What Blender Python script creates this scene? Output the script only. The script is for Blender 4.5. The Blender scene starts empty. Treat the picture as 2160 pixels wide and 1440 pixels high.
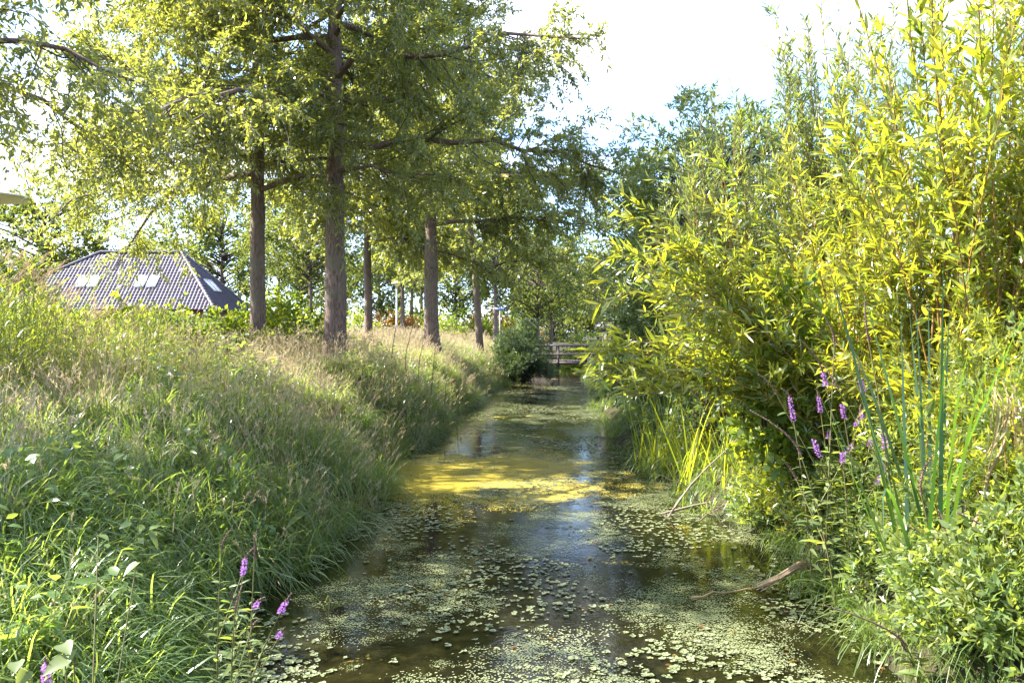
import bpy, math
import numpy as np
from mathutils import Vector, Matrix

# ------------------------------------------------------------------ camera, light, exposure
S = bpy.context.scene
COL = S.collection
EYE = 2.2
cam_d = bpy.data.cameras.new('camera')
cam = bpy.data.objects.new('camera', cam_d)
COL.objects.link(cam)
cam.location = (0, 0, EYE)
cam.rotation_euler = (math.radians(90 - 0.68), 0, 0)
cam_d.sensor_width = 36.0
cam_d.lens = 28.0
cam_d.clip_start = 0.05
cam_d.clip_end = 2500
S.camera = cam

SUN_AZ, SUN_EL = math.radians(-80), math.radians(44)      # azimuth from +Y, negative = left
TO_SUN = Vector((math.sin(SUN_AZ) * math.cos(SUN_EL), math.cos(SUN_AZ) * math.cos(SUN_EL), math.sin(SUN_EL)))
sun_d = bpy.data.lights.new('sun', 'SUN')
sun_d.energy = 5.0
sun_d.angle = math.radians(0.55)
sun_d.color = (1.0, 0.95, 0.87)
sun = bpy.data.objects.new('sun', sun_d)
COL.objects.link(sun)
sun.rotation_euler = TO_SUN.to_track_quat('Z', 'Y').to_euler()

world = bpy.data.worlds.new('World')
S.world = world
world.use_nodes = True
wn, wl = world.node_tree.nodes, world.node_tree.links
wn.clear()
w_out = wn.new('ShaderNodeOutputWorld')
w_bg = wn.new('ShaderNodeBackground')
w_bg.inputs['Strength'].default_value = 0.14
sky = wn.new('ShaderNodeTexSky')
sky.sky_type = 'NISHITA'
sky.sun_disc = False
sky.sun_elevation = SUN_EL
sky.sun_rotation = SUN_AZ
sky.air_density = 0.9
sky.ozone_density = 8.5
sky.dust_density = 0.4
tc = wn.new('ShaderNodeTexCoord')
mp = wn.new('ShaderNodeMapping')
mp.inputs['Scale'].default_value = (1.0, 1.0, 3.2)
mp.inputs['Location'].default_value = (0.35, 0.0, 0.1)
nz = wn.new('ShaderNodeTexNoise')
nz.inputs['Scale'].default_value = 2.3
nz.inputs['Detail'].default_value = 7
nz.inputs['Roughness'].default_value = 0.55
nz.inputs['Distortion'].default_value = 0.5
cr = wn.new('ShaderNodeValToRGB')
cr.color_ramp.elements[0].position = 0.46
cr.color_ramp.elements[1].position = 0.62
cr.color_ramp.elements[0].color = (0.16, 0.16, 0.16, 1)
mx = wn.new('ShaderNodeMix')
mx.data_type = 'RGBA'
mx.inputs['B'].default_value = (2.9, 2.95, 3.05, 1)
wl.new(tc.outputs['Generated'], mp.inputs['Vector'])
wl.new(mp.outputs['Vector'], nz.inputs['Vector'])
wl.new(nz.outputs['Fac'], cr.inputs['Fac'])
wl.new(cr.outputs['Color'], mx.inputs['Factor'])
wl.new(sky.outputs['Color'], mx.inputs['A'])
wl.new(mx.outputs['Result'], w_bg.inputs['Color'])
wl.new(w_bg.outputs['Background'], w_out.inputs['Surface'])

S.view_settings.view_transform = 'Standard'
S.view_settings.look = 'None'
S.view_settings.exposure = 2.5
S.view_settings.gamma = 1.0
S.view_settings.use_curve_mapping = False
S.cycles.max_bounces = 8
S.cycles.diffuse_bounces = 4
S.cycles.glossy_bounces = 3
S.cycles.transmission_bounces = 5
S.cycles.transparent_max_bounces = 8
S.cycles.sample_clamp_indirect = 6
S.cycles.caustics_reflective = False
S.cycles.caustics_refractive = False

# ------------------------------------------------------------------ helpers
def rng(seed):
    return np.random.default_rng(seed)

FPX = 1680.0
def at(px, py, d):
    """world point seen at photo pixel (px, py) at distance d along the view"""
    return np.array([(px - 1080) / FPX * d, d, EYE - (py - 700) / FPX * d])

def nrm(v):
    return v / np.maximum(np.linalg.norm(v, axis=-1, keepdims=True), 1e-9)

def tag(o, label=None, cat=None, group=None, kind=None):
    if label: o['label'] = label
    if cat: o['category'] = cat
    if group: o['group'] = group
    if kind: o['kind'] = kind
    return o

def root(name, loc, label, cat, group=None, rz=0.0):
    o = bpy.data.objects.new(name, None)
    o.empty_display_size = 0.2
    COL.objects.link(o)
    o.location = [float(a) for a in loc]
    o.rotation_euler = (0, 0, rz)
    return tag(o, label, cat, group)

class Geo:
    """collects vertex and face arrays, builds ONE mesh"""
    def __init__(self):
        self.v, self.f, self.t, self.m, self.n = [], [], [], [], 0
    def add(self, V, F, tone=None, mat=0):
        V = np.asarray(V, dtype=np.float64).reshape(-1, 3)
        F = np.asarray(F, dtype=np.int64)
        self.v.append(V)
        self.f.append(F + self.n)
        if tone is None: tone = 0.5
        self.t.append(np.broadcast_to(np.asarray(tone, dtype=np.float64), (len(V),)).copy())
        self.m.append(np.full(len(F), mat))
        self.n += len(V)
        return self
    def mesh(self, name, mats, origin=(0, 0, 0), smooth=False):
        me = bpy.data.meshes.new(name)
        V = np.concatenate(self.v) - np.asarray(origin, dtype=np.float64)
        me.vertices.add(len(V))
        me.vertices.foreach_set('co', V.astype(np.float32).ravel())
        loops = np.concatenate([f.ravel() for f in self.f])
        sizes = np.concatenate([np.full(len(f), f.shape[1]) for f in self.f])
        me.loops.add(len(loops))
        me.loops.foreach_set('vertex_index', loops.astype(np.int32))
        me.polygons.add(len(sizes))
        starts = np.concatenate([[0], np.cumsum(sizes)[:-1]])
        me.polygons.foreach_set('loop_start', starts.astype(np.int32))
        me.polygons.foreach_set('loop_total', sizes.astype(np.int32))
        me.polygons.foreach_set('material_index', np.concatenate(self.m).astype(np.int32))
        if smooth:
            me.polygons.foreach_set('use_smooth', np.ones(len(sizes), dtype=bool))
        a = me.attributes.new('tone', 'FLOAT', 'POINT')
        a.data.foreach_set('value', np.concatenate(self.t).astype(np.float32))
        for m in (mats if isinstance(mats, (list, tuple)) else [mats]):
            me.materials.append(m)
        me.update(calc_edges=True)
        return me
    def obj(self, name, mats, parent=None, origin=(0, 0, 0), smooth=False, kind=None):
        return link(name, self.mesh(name, mats, origin, smooth), parent, kind)

def link(name, me, parent=None, kind=None, loc=None):
    o = bpy.data.objects.new(name, me)
    COL.objects.link(o)
    if parent is not None: o.parent = parent
    if kind: o['kind'] = kind
    if loc is not None: o.location = loc
    return o

def tubes(g, P, rad, m=6, tone=None, mat=0, cap=True):
    """P (n,k,3) centre lines, rad (n,k)"""
    P = np.asarray(P, float); rad = np.asarray(rad, float)
    if P.ndim == 2: P, rad = P[None], rad[None]
    n, k, _ = P.shape
    T = nrm(np.gradient(P, axis=1))
    ref = np.where(np.abs(T[..., 2:3]) > 0.9, np.array([1.0, 0, 0]), np.array([0, 0, 1.0]))
    A = nrm(np.cross(T, ref)); B = np.cross(T, A)
    th = np.linspace(0, 2 * np.pi, m, endpoint=False)
    V = P[:, :, None] + rad[:, :, None, None] * (A[:, :, None] * np.cos(th)[:, None] + B[:, :, None] * np.sin(th)[:, None])
    i = np.arange(n)[:, None, None] * k * m; j = np.arange(k - 1)[:, None] * m; q = np.arange(m)
    q2 = (q + 1) % m
    F = np.stack([i + j + q, i + j + q2, i + j + m + q2, i + j + m + q], -1).reshape(-1, 4)
    tn = None if tone is None else np.repeat(np.broadcast_to(tone, (n,)), k * m)
    g.add(V, F, tn, mat)
    if cap and n == 1 and m >= 3:
        g.add(V[0, -1], [list(range(m))], tn[:m] if tn is not None else None, mat)
    return g

def quads(g, P, D, N, L, W, tone=None, wide=0.42, mat=0):
    """kite leaf, one face"""
    s = nrm(np.cross(D, N))
    L = np.asarray(L)[:, None]; W = np.asarray(W)[:, None]
    mid = P + D * L * wide
    V = np.stack([P, mid + s * W / 2, P + D * L, mid - s * W / 2], 1)
    n = len(P)
    F = np.arange(n * 4).reshape(n, 4)
    g.add(V, F, None if tone is None else np.repeat(tone, 4), mat)
    return g

def leaf_template():
    """8-vertex folded lance leaf along +X, unit length and width; returns V, tri faces, quad faces"""
    V = np.array([[0, 0, 0], [.30, .5, .10], [.32, 0, 0], [.30, -.5, .10], [.68, .38, .06], [.70, 0, -.03], [.68, -.38, .06], [1, 0, -.10]])
    F3 = np.array([[0, 1, 2], [0, 2, 3], [4, 7, 5], [5, 7, 6]]); F4 = np.array([[1, 4, 5, 2], [2, 5, 6, 3]])
    return V, F3, F4

def lances(g, P, D, N, L, W, bend=0.1, tone=None, mat=0):
    V0, F3, F4 = leaf_template()
    s = nrm(np.cross(N, D)); N2 = np.cross(D, s)
    L = np.asarray(L)[:, None, None]; W = np.asarray(W)[:, None, None]
    b = np.broadcast_to(np.asarray(bend, float), (len(P),))[:, None, None]
    x = V0[:, 0][:, None]; y = V0[:, 1][:, None]; z = V0[:, 2][:, None]
    V = P[:, None] + D[:, None] * x * L + s[:, None] * y * W + N2[:, None] * (z * W - b * x * x * L)
    n = len(P); off = (np.arange(n) * 8)[:, None, None]
    tn = None if tone is None else np.repeat(tone, 8)
    base = g.n
    g.add(V, (F3[None] + off).reshape(-1, 3), tn, mat)
    F = (F4[None] + off).reshape(-1, 4) + base
    g.f.append(F); g.m.append(np.full(len(F), mat))
    return g

def blades(g, P, D, L, W, droop, side=None, k=5, tone=None, mat=0, tipw=0.05, flat=0.75):
    """grass or sword leaves: strips from P along D, falling by droop"""
    n = len(P)
    s = np.linspace(0, 1, k)[None, :, None]
    L = np.asarray(L)[:, None, None]; W = np.asarray(W)[:, None, None]
    dr = np.broadcast_to(np.asarray(droop, float), (n,))[:, None, None]
    H = D.copy(); H[:, 2] = 0; H = nrm(H)
    C = P[:, None] + D[:, None] * L * (s - 0.25 * dr * s ** 3) + H[:, None] * L * dr * 0.45 * s ** 2 - np.array([0, 0, 1.0]) * L * dr * 0.75 * s ** 2.6
    T = nrm(np.gradient(C, axis=1))
    if side is None:
        side = nrm(np.cross(D, np.array([0, 0, 1.0])) + 1e-4)
    sd = side[:, None] + 0 * T
    prof = np.clip(1 - np.abs(s) ** 2.2, 0, 1) * (1 - tipw) + tipw
    prof = np.where(s < 0.15, flat + (1 - flat) * s / 0.15, prof)
    V = np.stack([C - sd * W * prof / 2, C + sd * W * prof / 2], 2)
    i = (np.arange(n) * k * 2)[:, None]; j = (np.arange(k - 1) * 2)[None]
    a = (i + j).ravel()
    F = np.stack([a, a + 1, a + 3, a + 2], -1)
    g.add(V, F, None if tone is None else np.repeat(tone, k * 2), mat)
    return g

def along(P, wi, s):
    k = P.shape[1]
    f = np.clip(s, 0, 0.9999) * (k - 1)
    i = f.astype(int); a = (f - i)[:, None]
    p = P[wi, i] * (1 - a) + P[wi, i + 1] * a
    return p, nrm(P[wi, i + 1] - P[wi, i])

def rand_dir(r, n, flat=1.0):
    v = r.normal(size=(n, 3)); v[:, 2] *= flat
    return nrm(v)

def offshoots(r, P, wi, s, length, ang, flat=0.5, droop=0.1, up=0.0, k=4):
    """child centre lines that leave the lines P[wi] at s"""
    p, t = along(P, wi, s)
    v = rand_dir(r, len(wi), flat)
    v = nrm(v - t * np.sum(v * t, -1, keepdims=True))
    a = ang * r.uniform(0.75, 1.25, len(wi))
    d = nrm(t * np.cos(a)[:, None] + v * np.sin(a)[:, None] + np.array([0, 0, up]))
    u = np.linspace(0, 1, k)[None, :, None]
    L = np.asarray(length)[:, None, None]
    C = p[:, None] + d[:, None] * L * u - np.array([0, 0, 1.0]) * droop * L * u ** 2
    C[:, 1:-1] += r.normal(size=C[:, 1:-1].shape) * 0.04 * L
    return C

def box(g, lo, hi, tone=None, mat=0):
    x0, y0, z0 = lo; x1, y1, z1 = hi
    V = [(x0, y0, z0), (x1, y0, z0), (x1, y1, z0), (x0, y1, z0), (x0, y0, z1), (x1, y0, z1), (x1, y1, z1), (x0, y1, z1)]
    F = [(0, 3, 2, 1), (4, 5, 6, 7), (0, 1, 5, 4), (1, 2, 6, 5), (2, 3, 7, 6), (3, 0, 4, 7)]
    return g.add(V, F, tone, mat)

def lathe(g, prof, m=20, centre=(0, 0, 0), mat=0):
    prof = np.asarray(prof, float); k = len(prof)
    th = np.linspace(0, 2 * np.pi, m, endpoint=False)
    V = np.stack([prof[:, 0:1] * np.cos(th), prof[:, 0:1] * np.sin(th), np.repeat(prof[:, 1:2], m, 1)], -1) + np.asarray(centre, float)
    j = np.arange(k - 1)[:, None] * m; q = np.arange(m); q2 = (q + 1) % m
    F = np.stack([j + q, j + q2, j + m + q2, j + m + q], -1).reshape(-1, 4)
    return g.add(V, F, None, mat)

# ------------------------------------------------------------------ materials
def new_mat(name):
    m = bpy.data.materials.new(name); m.use_nodes = True
    m.node_tree.nodes.clear()
    return m, m.node_tree.nodes, m.node_tree.links

def rgba(c): return (c[0], c[1], c[2], 1)

def mixc(N, Lk, fac, a, b):
    x = N.new('ShaderNodeMix'); x.data_type = 'RGBA'
    if hasattr(fac, 'node'): Lk.new(fac, x.inputs['Factor'])
    else: x.inputs['Factor'].default_value = fac
    for s, c in (('A', a), ('B', b)):
        if hasattr(c, 'node'): Lk.new(c, x.inputs[s])
        else: x.inputs[s].default_value = rgba(c)
    return x.outputs['Result']

def noise(N, Lk, scale, detail=4, rough=0.55, vec=None, dist=0.0, stretch=None):
    n = N.new('ShaderNodeTexNoise')
    n.inputs['Scale'].default_value = scale; n.inputs['Detail'].default_value = detail
    n.inputs['Roughness'].default_value = rough; n.inputs['Distortion'].default_value = dist
    if vec is None:
        t = N.new('ShaderNodeTexCoord'); vec = t.outputs['Object']
    if stretch:
        q = N.new('ShaderNodeMapping'); q.inputs['Scale'].default_value = stretch
        Lk.new(vec, q.inputs['Vector']); vec = q.outputs['Vector']
    Lk.new(vec, n.inputs['Vector'])
    return n.outputs['Fac']

def ramp(N, Lk, fac, p0, p1, c0=(0, 0, 0), c1=(1, 1, 1)):
    c = N.new('ShaderNodeValToRGB')
    c.color_ramp.elements[0].position = p0; c.color_ramp.elements[1].position = p1
    c.color_ramp.elements[0].color = rgba(c0); c.color_ramp.elements[1].color = rgba(c1)
    Lk.new(fac, c.inputs['Fac'])
    return c.outputs['Color']

def leaf_mat(name, c0, c1, t0, t1, mix=0.45, rough=0.42, spec=0.45, inst=False):
    m, N, Lk = new_mat(name)
    at_ = N.new('ShaderNodeAttribute'); at_.attribute_name = 'tone'
    fac = at_.outputs['Fac']
    if inst:
        oi = N.new('ShaderNodeObjectInfo')
        ma = N.new('ShaderNodeMath'); ma.operation = 'MULTIPLY_ADD'
        Lk.new(oi.outputs['Random'], ma.inputs[0]); ma.inputs[1].default_value = 0.5
        mb = N.new('ShaderNodeMath'); mb.operation = 'MULTIPLY'; mb.inputs[1].default_value = 0.5
        Lk.new(fac, mb.inputs[0]); Lk.new(mb.outputs[0], ma.inputs[2])
        fac = ma.outputs[0]
    b = N.new('ShaderNodeBsdfPrincipled')
    Lk.new(mixc(N, Lk, fac, c0, c1), b.inputs['Base Color'])
    b.inputs['Roughness'].default_value = rough
    b.inputs['Specular IOR Level'].default_value = spec
    t = N.new('ShaderNodeBsdfTranslucent')
    Lk.new(mixc(N, Lk, fac, t0, t1), t.inputs['Color'])
    x = N.new('ShaderNodeMixShader'); x.inputs[0].default_value = mix
    o = N.new('ShaderNodeOutputMaterial')
    Lk.new(b.outputs[0], x.inputs[1]); Lk.new(t.outputs[0], x.inputs[2]); Lk.new(x.outputs[0], o.inputs[0])
    return m

def plain(name, c, rough=0.6, c2=None, scale=8, bump=0.0, spec=0.4, stretch=None, metal=0.0):
    m, N, Lk = new_mat(name)
    b = N.new('ShaderNodeBsdfPrincipled')
    b.inputs['Roughness'].default_value = rough
    b.inputs['Specular IOR Level'].default_value = spec
    b.inputs['Metallic'].default_value = metal
    f = noise(N, Lk, scale, 6, 0.6, stretch=stretch)
    Lk.new(mixc(N, Lk, ramp(N, Lk, f, 0.32, 0.68), c, c2 or tuple(0.8 * a for a in c)), b.inputs['Base Color'])
    if bump:
        u = N.new('ShaderNodeBump'); u.inputs['Strength'].default_value = bump; u.inputs['Distance'].default_value = 0.03
        Lk.new(f, u.inputs['Height']); Lk.new(u.outputs[0], b.inputs['Normal'])
    o = N.new('ShaderNodeOutputMaterial'); Lk.new(b.outputs[0], o.inputs[0])
    return m

M = {}
M['oak'] = leaf_mat('oak_leaf', (.080, .108, .055), (.145, .165, .082), (.33, .38, .05), (.62, .60, .06), 0.44, 0.33, 0.75)
M['far'] = leaf_mat('far_leaf', (.045, .075, .020), (.085, .115, .030), (.20, .26, .025), (.38, .40, .04), 0.40, 0.5, 0.35)
M['willow'] = leaf_mat('willow_leaf', (.085, .125, .035), (.20, .205, .042), (.32, .44, .03), (.74, .67, .03), 0.48, 0.28, 0.75)
M['osier'] = leaf_mat('osier_leaf', (.075, .105, .045), (.135, .16, .07), (.26, .34, .05), (.45, .50, .07), 0.42, 0.33, 0.65)
M['shrub'] = leaf_mat('shrub_leaf', (.06, .115, .022), (.12, .16, .035), (.30, .42, .02), (.55, .58, .03), 0.45, 0.4, 0.45)
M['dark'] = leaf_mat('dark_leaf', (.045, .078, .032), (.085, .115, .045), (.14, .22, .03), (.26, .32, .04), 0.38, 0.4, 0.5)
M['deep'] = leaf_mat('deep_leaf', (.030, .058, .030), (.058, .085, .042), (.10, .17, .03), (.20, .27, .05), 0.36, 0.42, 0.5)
M['marsh'] = leaf_mat('marsh_leaf', (.085, .135, .045), (.15, .18, .065), (.34, .46, .05), (.52, .56, .08), 0.44, 0.46, 0.45)
M['sword'] = leaf_mat('sword_leaf', (.035, .075, .045), (.075, .12, .055), (.14, .34, .02), (.40, .52, .03), 0.38, 0.33, 0.5)
M['sedge'] = leaf_mat('sedge_leaf', (.08, .13, .022), (.14, .16, .035), (.46, .60, .02), (.68, .66, .04), 0.5, 0.36, 0.5)
M['autumn'] = leaf_mat('autumn_leaf', (.14, .10, .02), (.18, .07, .03), (.55, .36, .03), (.60, .22, .05), 0.45, 0.5, 0.3)
M['grass'] = leaf_mat('grass_blade', (.072, .138, .042), (.15, .195, .068), (.28, .46, .045), (.54, .60, .09), 0.44, 0.32, 0.65, inst=True)
M['hay'] = leaf_mat('dry_grass_blade', (.27, .215, .125), (.44, .355, .22), (.50, .38, .19), (.66, .53, .31), 0.35, 0.5, 0.35, inst=True)
M['reed'] = leaf_mat('reed_leaf', (.075, .12, .028), (.14, .16, .05), (.34, .46, .03), (.58, .58, .06), 0.45, 0.38, 0.45, inst=True)
M['plume'] = leaf_mat('reed_plume', (.20, .12, .10), (.30, .22, .15), (.35, .22, .14), (.5, .36, .22), 0.4, 0.7, 0.2, inst=True)
M['straw'] = leaf_mat('straw', (.30, .20, .10), (.42, .31, .17), (.4, .26, .10), (.5, .36, .16), 0.3, 0.5, 0.35)
M['flower'] = leaf_mat('purple_flower', (.30, .12, .38), (.44, .24, .54), (.42, .16, .55), (.55, .28, .66), 0.4, 0.6, 0.2)
M['seed'] = plain('seed_head', (.20, .12, .09), 0.8, (.11, .07, .05), 40)
M['stem'] = plain('green_stem', (.11, .13, .04), 0.5, (.14, .10, .04), 12)
M['twig'] = plain('yellow_twig', (.26, .15, .04), 0.5, (.17, .09, .03), 12)
M['twig_dark'] = plain('dark_twig', (.075, .058, .048), 0.8, (.045, .036, .03), 14)
M['dead'] = plain('dead_wood', (.26, .20, .15), 0.8, (.17, .13, .10), 20)
M['rosette'] = leaf_mat('floating_leaf', (.14, .18, .075), (.30, .31, .17), (.2, .22, .08), (.3, .28, .10), 0.15, 0.20, 0.9, inst=True)

def bark_mat():
    m, N, Lk = new_mat('bark')
    b = N.new('ShaderNodeBsdfPrincipled'); b.inputs['Roughness'].default_value = 0.85; b.inputs['Specular IOR Level'].default_value = 0.25
    f = noise(N, Lk, 9, 8, 0.65, stretch=(3.2, 3.2, 0.8))
    g = noise(N, Lk, 1.6, 3)
    h = noise(N, Lk, 60, 4, 0.6)
    c = mixc(N, Lk, ramp(N, Lk, f, 0.36, 0.66), (.080, .052, .042), (.26, .18, .145))
    c = mixc(N, Lk, ramp(N, Lk, g, 0.50, 0.66), c, (.17, .14, .095))
    c = mixc(N, Lk, ramp(N, Lk, h, 0.62, 0.75), c, (.34, .30, .26))
    Lk.new(c, b.inputs['Base Color'])
    u = N.new('ShaderNodeBump'); u.inputs['Strength'].default_value = 0.9; u.inputs['Distance'].default_value = 0.03
    Lk.new(f, u.inputs['Height']); Lk.new(u.outputs[0], b.inputs['Normal'])
    o = N.new('ShaderNodeOutputMaterial'); Lk.new(b.outputs[0], o.inputs[0])
    return m
M['bark'] = bark_mat()

def ground_mat():
    m, N, Lk = new_mat('ground_soil')
    b = N.new('ShaderNodeBsdfPrincipled'); b.inputs['Roughness'].default_value = 0.95; b.inputs['Specular IOR Level'].default_value = 0.15
    f = noise(N, Lk, 1.3, 6); g = noise(N, Lk, 14, 6, 0.65)
    c = mixc(N, Lk, ramp(N, Lk, f, 0.35, 0.65), (.028, .034, .012), (.058, .048, .024))
    c = mixc(N, Lk, ramp(N, Lk, g, 0.4, 0.7), c, (.03, .026, .015))
    Lk.new(c, b.inputs['Base Color'])
    u = N.new('ShaderNodeBump'); u.inputs['Strength'].default_value = 0.6; u.inputs['Distance'].default_value = 0.05
    Lk.new(g, u.inputs['Height']); Lk.new(u.outputs[0], b.inputs['Normal'])
    o = N.new('ShaderNodeOutputMaterial'); Lk.new(b.outputs[0], o.inputs[0])
    return m
M['ground'] = ground_mat()

def water_mat():
    m, N, Lk = new_mat('ditch_water')
    b = N.new('ShaderNodeBsdfPrincipled')
    b.inputs['IOR'].default_value = 1.33
    t = N.new('ShaderNodeTexCoord'); V = t.outputs['Object']
    f = noise(N, Lk, 1.6, 6, 0.6, V, 0.6)
    f2 = noise(N, Lk, 9, 5, 0.6, V, 0.4)
    murk = mixc(N, Lk, ramp(N, Lk, f, 0.40, 0.68), (.004, .004, .002), (.013, .012, .004))
    murk = mixc(N, Lk, ramp(N, Lk, f2, 0.50, 0.75), murk, (.022, .020, .006))
    # algae film: patchy, thickest where the ditch widens beyond the near reach
    g1 = noise(N, Lk, 0.75, 5, 0.62, V, 0.5)
    g2 = noise(N, Lk, 22, 3, 0.6, V)
    sp = N.new('ShaderNodeSeparateXYZ'); Lk.new(V, sp.inputs[0])
    def bell(axis, c, w):
        a = N.new('ShaderNodeMath'); a.operation = 'SUBTRACT'; Lk.new(sp.outputs[axis], a.inputs[0]); a.inputs[1].default_value = c
        d = N.new('ShaderNodeMath'); d.operation = 'DIVIDE'; Lk.new(a.outputs[0], d.inputs[0]); d.inputs[1].default_value = w
        e = N.new('ShaderNodeMath'); e.operation = 'MULTIPLY'; Lk.new(d.outputs[0], e.inputs[0]); Lk.new(d.outputs[0], e.inputs[1])
        q = N.new('ShaderNodeMath'); q.operation = 'SUBTRACT'; q.inputs[0].default_value = 1.0; Lk.new(e.outputs[0], q.inputs[1]); q.use_clamp = True
        return q.outputs[0]
    bm = N.new('ShaderNodeMath'); bm.operation = 'MULTIPLY'; Lk.new(bell('Y', 12.4, 2.4), bm.inputs[0]); Lk.new(bell('X', -0.5, 2.2), bm.inputs[1])
    bs = N.new('ShaderNodeMath'); bs.operation = 'MULTIPLY_ADD'; Lk.new(bm.outputs[0], bs.inputs[0]); bs.inputs[1].default_value = 0.40; Lk.new(g1, bs.inputs[2])
    gg = N.new('ShaderNodeMath'); gg.operation = 'MULTIPLY_ADD'; Lk.new(g2, gg.inputs[0]); gg.inputs[1].default_value = 0.24; Lk.new(bs.outputs[0], gg.inputs[2])
    mask = ramp(N, Lk, gg.outputs[0], 0.765, 0.825)
    Lk.new(mixc(N, Lk, mask, murk, (.31, .25, .045)), b.inputs['Base Color'])
    rr = N.new('ShaderNodeMapRange'); Lk.new(mask, rr.inputs['Value']); rr.inputs['To Min'].default_value = 0.03; rr.inputs['To Max'].default_value = 0.5
    Lk.new(rr.outputs[0], b.inputs['Roughness'])
    w = noise(N, Lk, 5, 4, 0.55, V)
    hb = N.new('ShaderNodeMath'); hb.operation = 'MULTIPLY_ADD'; Lk.new(g2, hb.inputs[0]); hb.inputs[1].default_value = 0.3; Lk.new(w, hb.inputs[2])
    u = N.new('ShaderNodeBump'); u.inputs['Strength'].default_value = 0.09; u.inputs['Distance'].default_value = 0.03
    Lk.new(hb.outputs[0], u.inputs['Height']); Lk.new(u.outputs[0], b.inputs['Normal'])
    o = N.new('ShaderNodeOutputMaterial'); Lk.new(b.outputs[0], o.inputs[0])
    return m
M['water'] = water_mat()
M['tile'] = plain('roof_tile', (.075, .063, .092), 0.6, (.042, .035, .054), 3, spec=0.3)
M['ridge_tile'] = plain('ridge_tile', (.13, .11, .125), 0.5, (.085, .072, .085), 4)
M['brick'] = plain('house_brick', (.27, .13, .085), 0.85, (.20, .10, .07), 30)
M['white'] = plain('white_paint', (.78, .78, .76), 0.4, (.70, .70, .69), 4)
M['timber'] = plain('weathered_timber', (.13, .10, .09), 0.8, (.08, .06, .055), 12, 0.3, stretch=(1, 8, 8))
M['pole'] = plain('lamp_pole', (.58, .57, .55), 0.4, (.50, .49, .47), 5)
M['hood'] = plain('lamp_hood', (.80, .74, .64), 0.35, (.72, .66, .56), 5)
M['amber'] = plain('lamp_collar', (.62, .40, .06), 0.4, (.55, .35, .05), 5)
M['blue'] = plain('sign_blue', (.03, .08, .26), 0.35, (.03, .07, .22), 5)
M['car'] = plain('car_paint', (.30, .36, .44), 0.22, (.28, .34, .42), 2, spec=0.7, metal=0.3)
M['tyre'] = plain('rubber', (.02, .02, .02), 0.8)
M['slate'] = plain('shed_roof', (.30, .28, .31), 0.7, (.22, .20, .23), 6)

def glass_mat():
    m, N, Lk = new_mat('window_glass')
    b = N.new('ShaderNodeBsdfPrincipled')
    b.inputs['Base Color'].default_value = (.72, .76, .80, 1); b.inputs['Roughness'].default_value = 0.08
    b.inputs['Specular IOR Level'].default_value = 1.0; b.inputs['Metallic'].default_value = 0.75
    o = N.new('ShaderNodeOutputMaterial'); Lk.new(b.outputs[0], o.inputs[0])
    return m
M['glass'] = glass_mat()

# ------------------------------------------------------------------ terrain and water
CX_Y = np.array([-20, 5, 12, 20, 33, 45, 60, 400.0])
CX_X = np.array([.15, .13, .0, .35, 1.3, 2.5, 4.0, 30.0])
HALF = 2.1
def cx(y): return np.interp(y, CX_Y, CX_X)

def bumps(x, y):
    return (0.10 * np.sin(x * 1.3 + y * 0.7) + 0.08 * np.sin(y * 1.9 - x * 0.6 + 1.0) + 0.05 * np.sin(3.1 * x + 2.3 * y))

def half_w(y, side):
    w = HALF + 0.14 * np.sin(y * 0.9 + side * 1.7) + 0.09 * np.sin(y * 2.3 + side * 0.4)
    if side == 2: return w + 0.78 * np.exp(-((np.asarray(y) - 8.0) / 2.2) ** 2) + 0.6 * np.clip((5.2 - np.asarray(y)) / 1.5, 0, 1)
    return w + 0.32 * np.clip((8 - np.asarray(y)) / 2, 0, 1)

def terrain(x, y):
    x = np.asarray(x, float); y = np.asarray(y, float)
    c = cx(y)
    ul = (c - half_w(y, 1)) - x
    ur = x - (c + half_w(y, 2))
    u = np.maximum(ul, ur)
    top = np.where(ul > ur, 1.22, 0.95)
    top = top + 0.36 * np.clip((y - 8) / 6, 0, 1) * (ul > ur)
    soft = np.interp(y, [5, 11], [1.35, 0.90])
    land = 0.10 + top * (1 - np.exp(-np.maximum(u, 0) / soft)) + bumps(x, y) * np.clip(u, 0, 1) * np.clip(1.5 - u / 60, 0, 1)
    bed = np.maximum(0.10 + u * 1.4, -0.5)
    z = np.where(u > 0, land, bed)
    return z

xs = np.concatenate([-np.geomspace(14, 900, 26)[::-1], np.arange(-13.5, 13.6, 0.25), np.geomspace(14, 900, 26)])
ys = np.concatenate([np.linspace(-40, -7, 10), np.arange(-6, 60, 0.4), np.geomspace(60, 1500, 30)])
gx, gy = np.meshgrid(xs, ys)
gz = terrain(gx, gy)
# the ditch ends in the far distance
fill = np.clip((gy - 62) / 8, 0, 1)
gz = gz * (1 - fill) + fill * np.maximum(gz, 1.15)
g = Geo()
nx, ny = len(xs), len(ys)
ii = (np.arange(ny - 1)[:, None] * nx + np.arange(nx - 1)[None]).ravel()
g.add(np.stack([gx, gy, gz], -1), np.stack([ii, ii + 1, ii + nx + 1, ii + nx], -1))
tag(g.obj('ground', M['ground'], smooth=True), kind='structure')

yw = np.arange(-12, 66, 1.0)
g = Geo()
V = np.stack([np.stack([cx(yw) - 3.6, yw, 0 * yw], -1), np.stack([cx(yw) + 3.6, yw, 0 * yw], -1)], 1)
a = np.arange(len(yw) - 1) * 2
g.add(V, np.stack([a, a + 1, a + 3, a + 2], -1))
tag(g.obj('water', M['water']), kind='structure')

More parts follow.
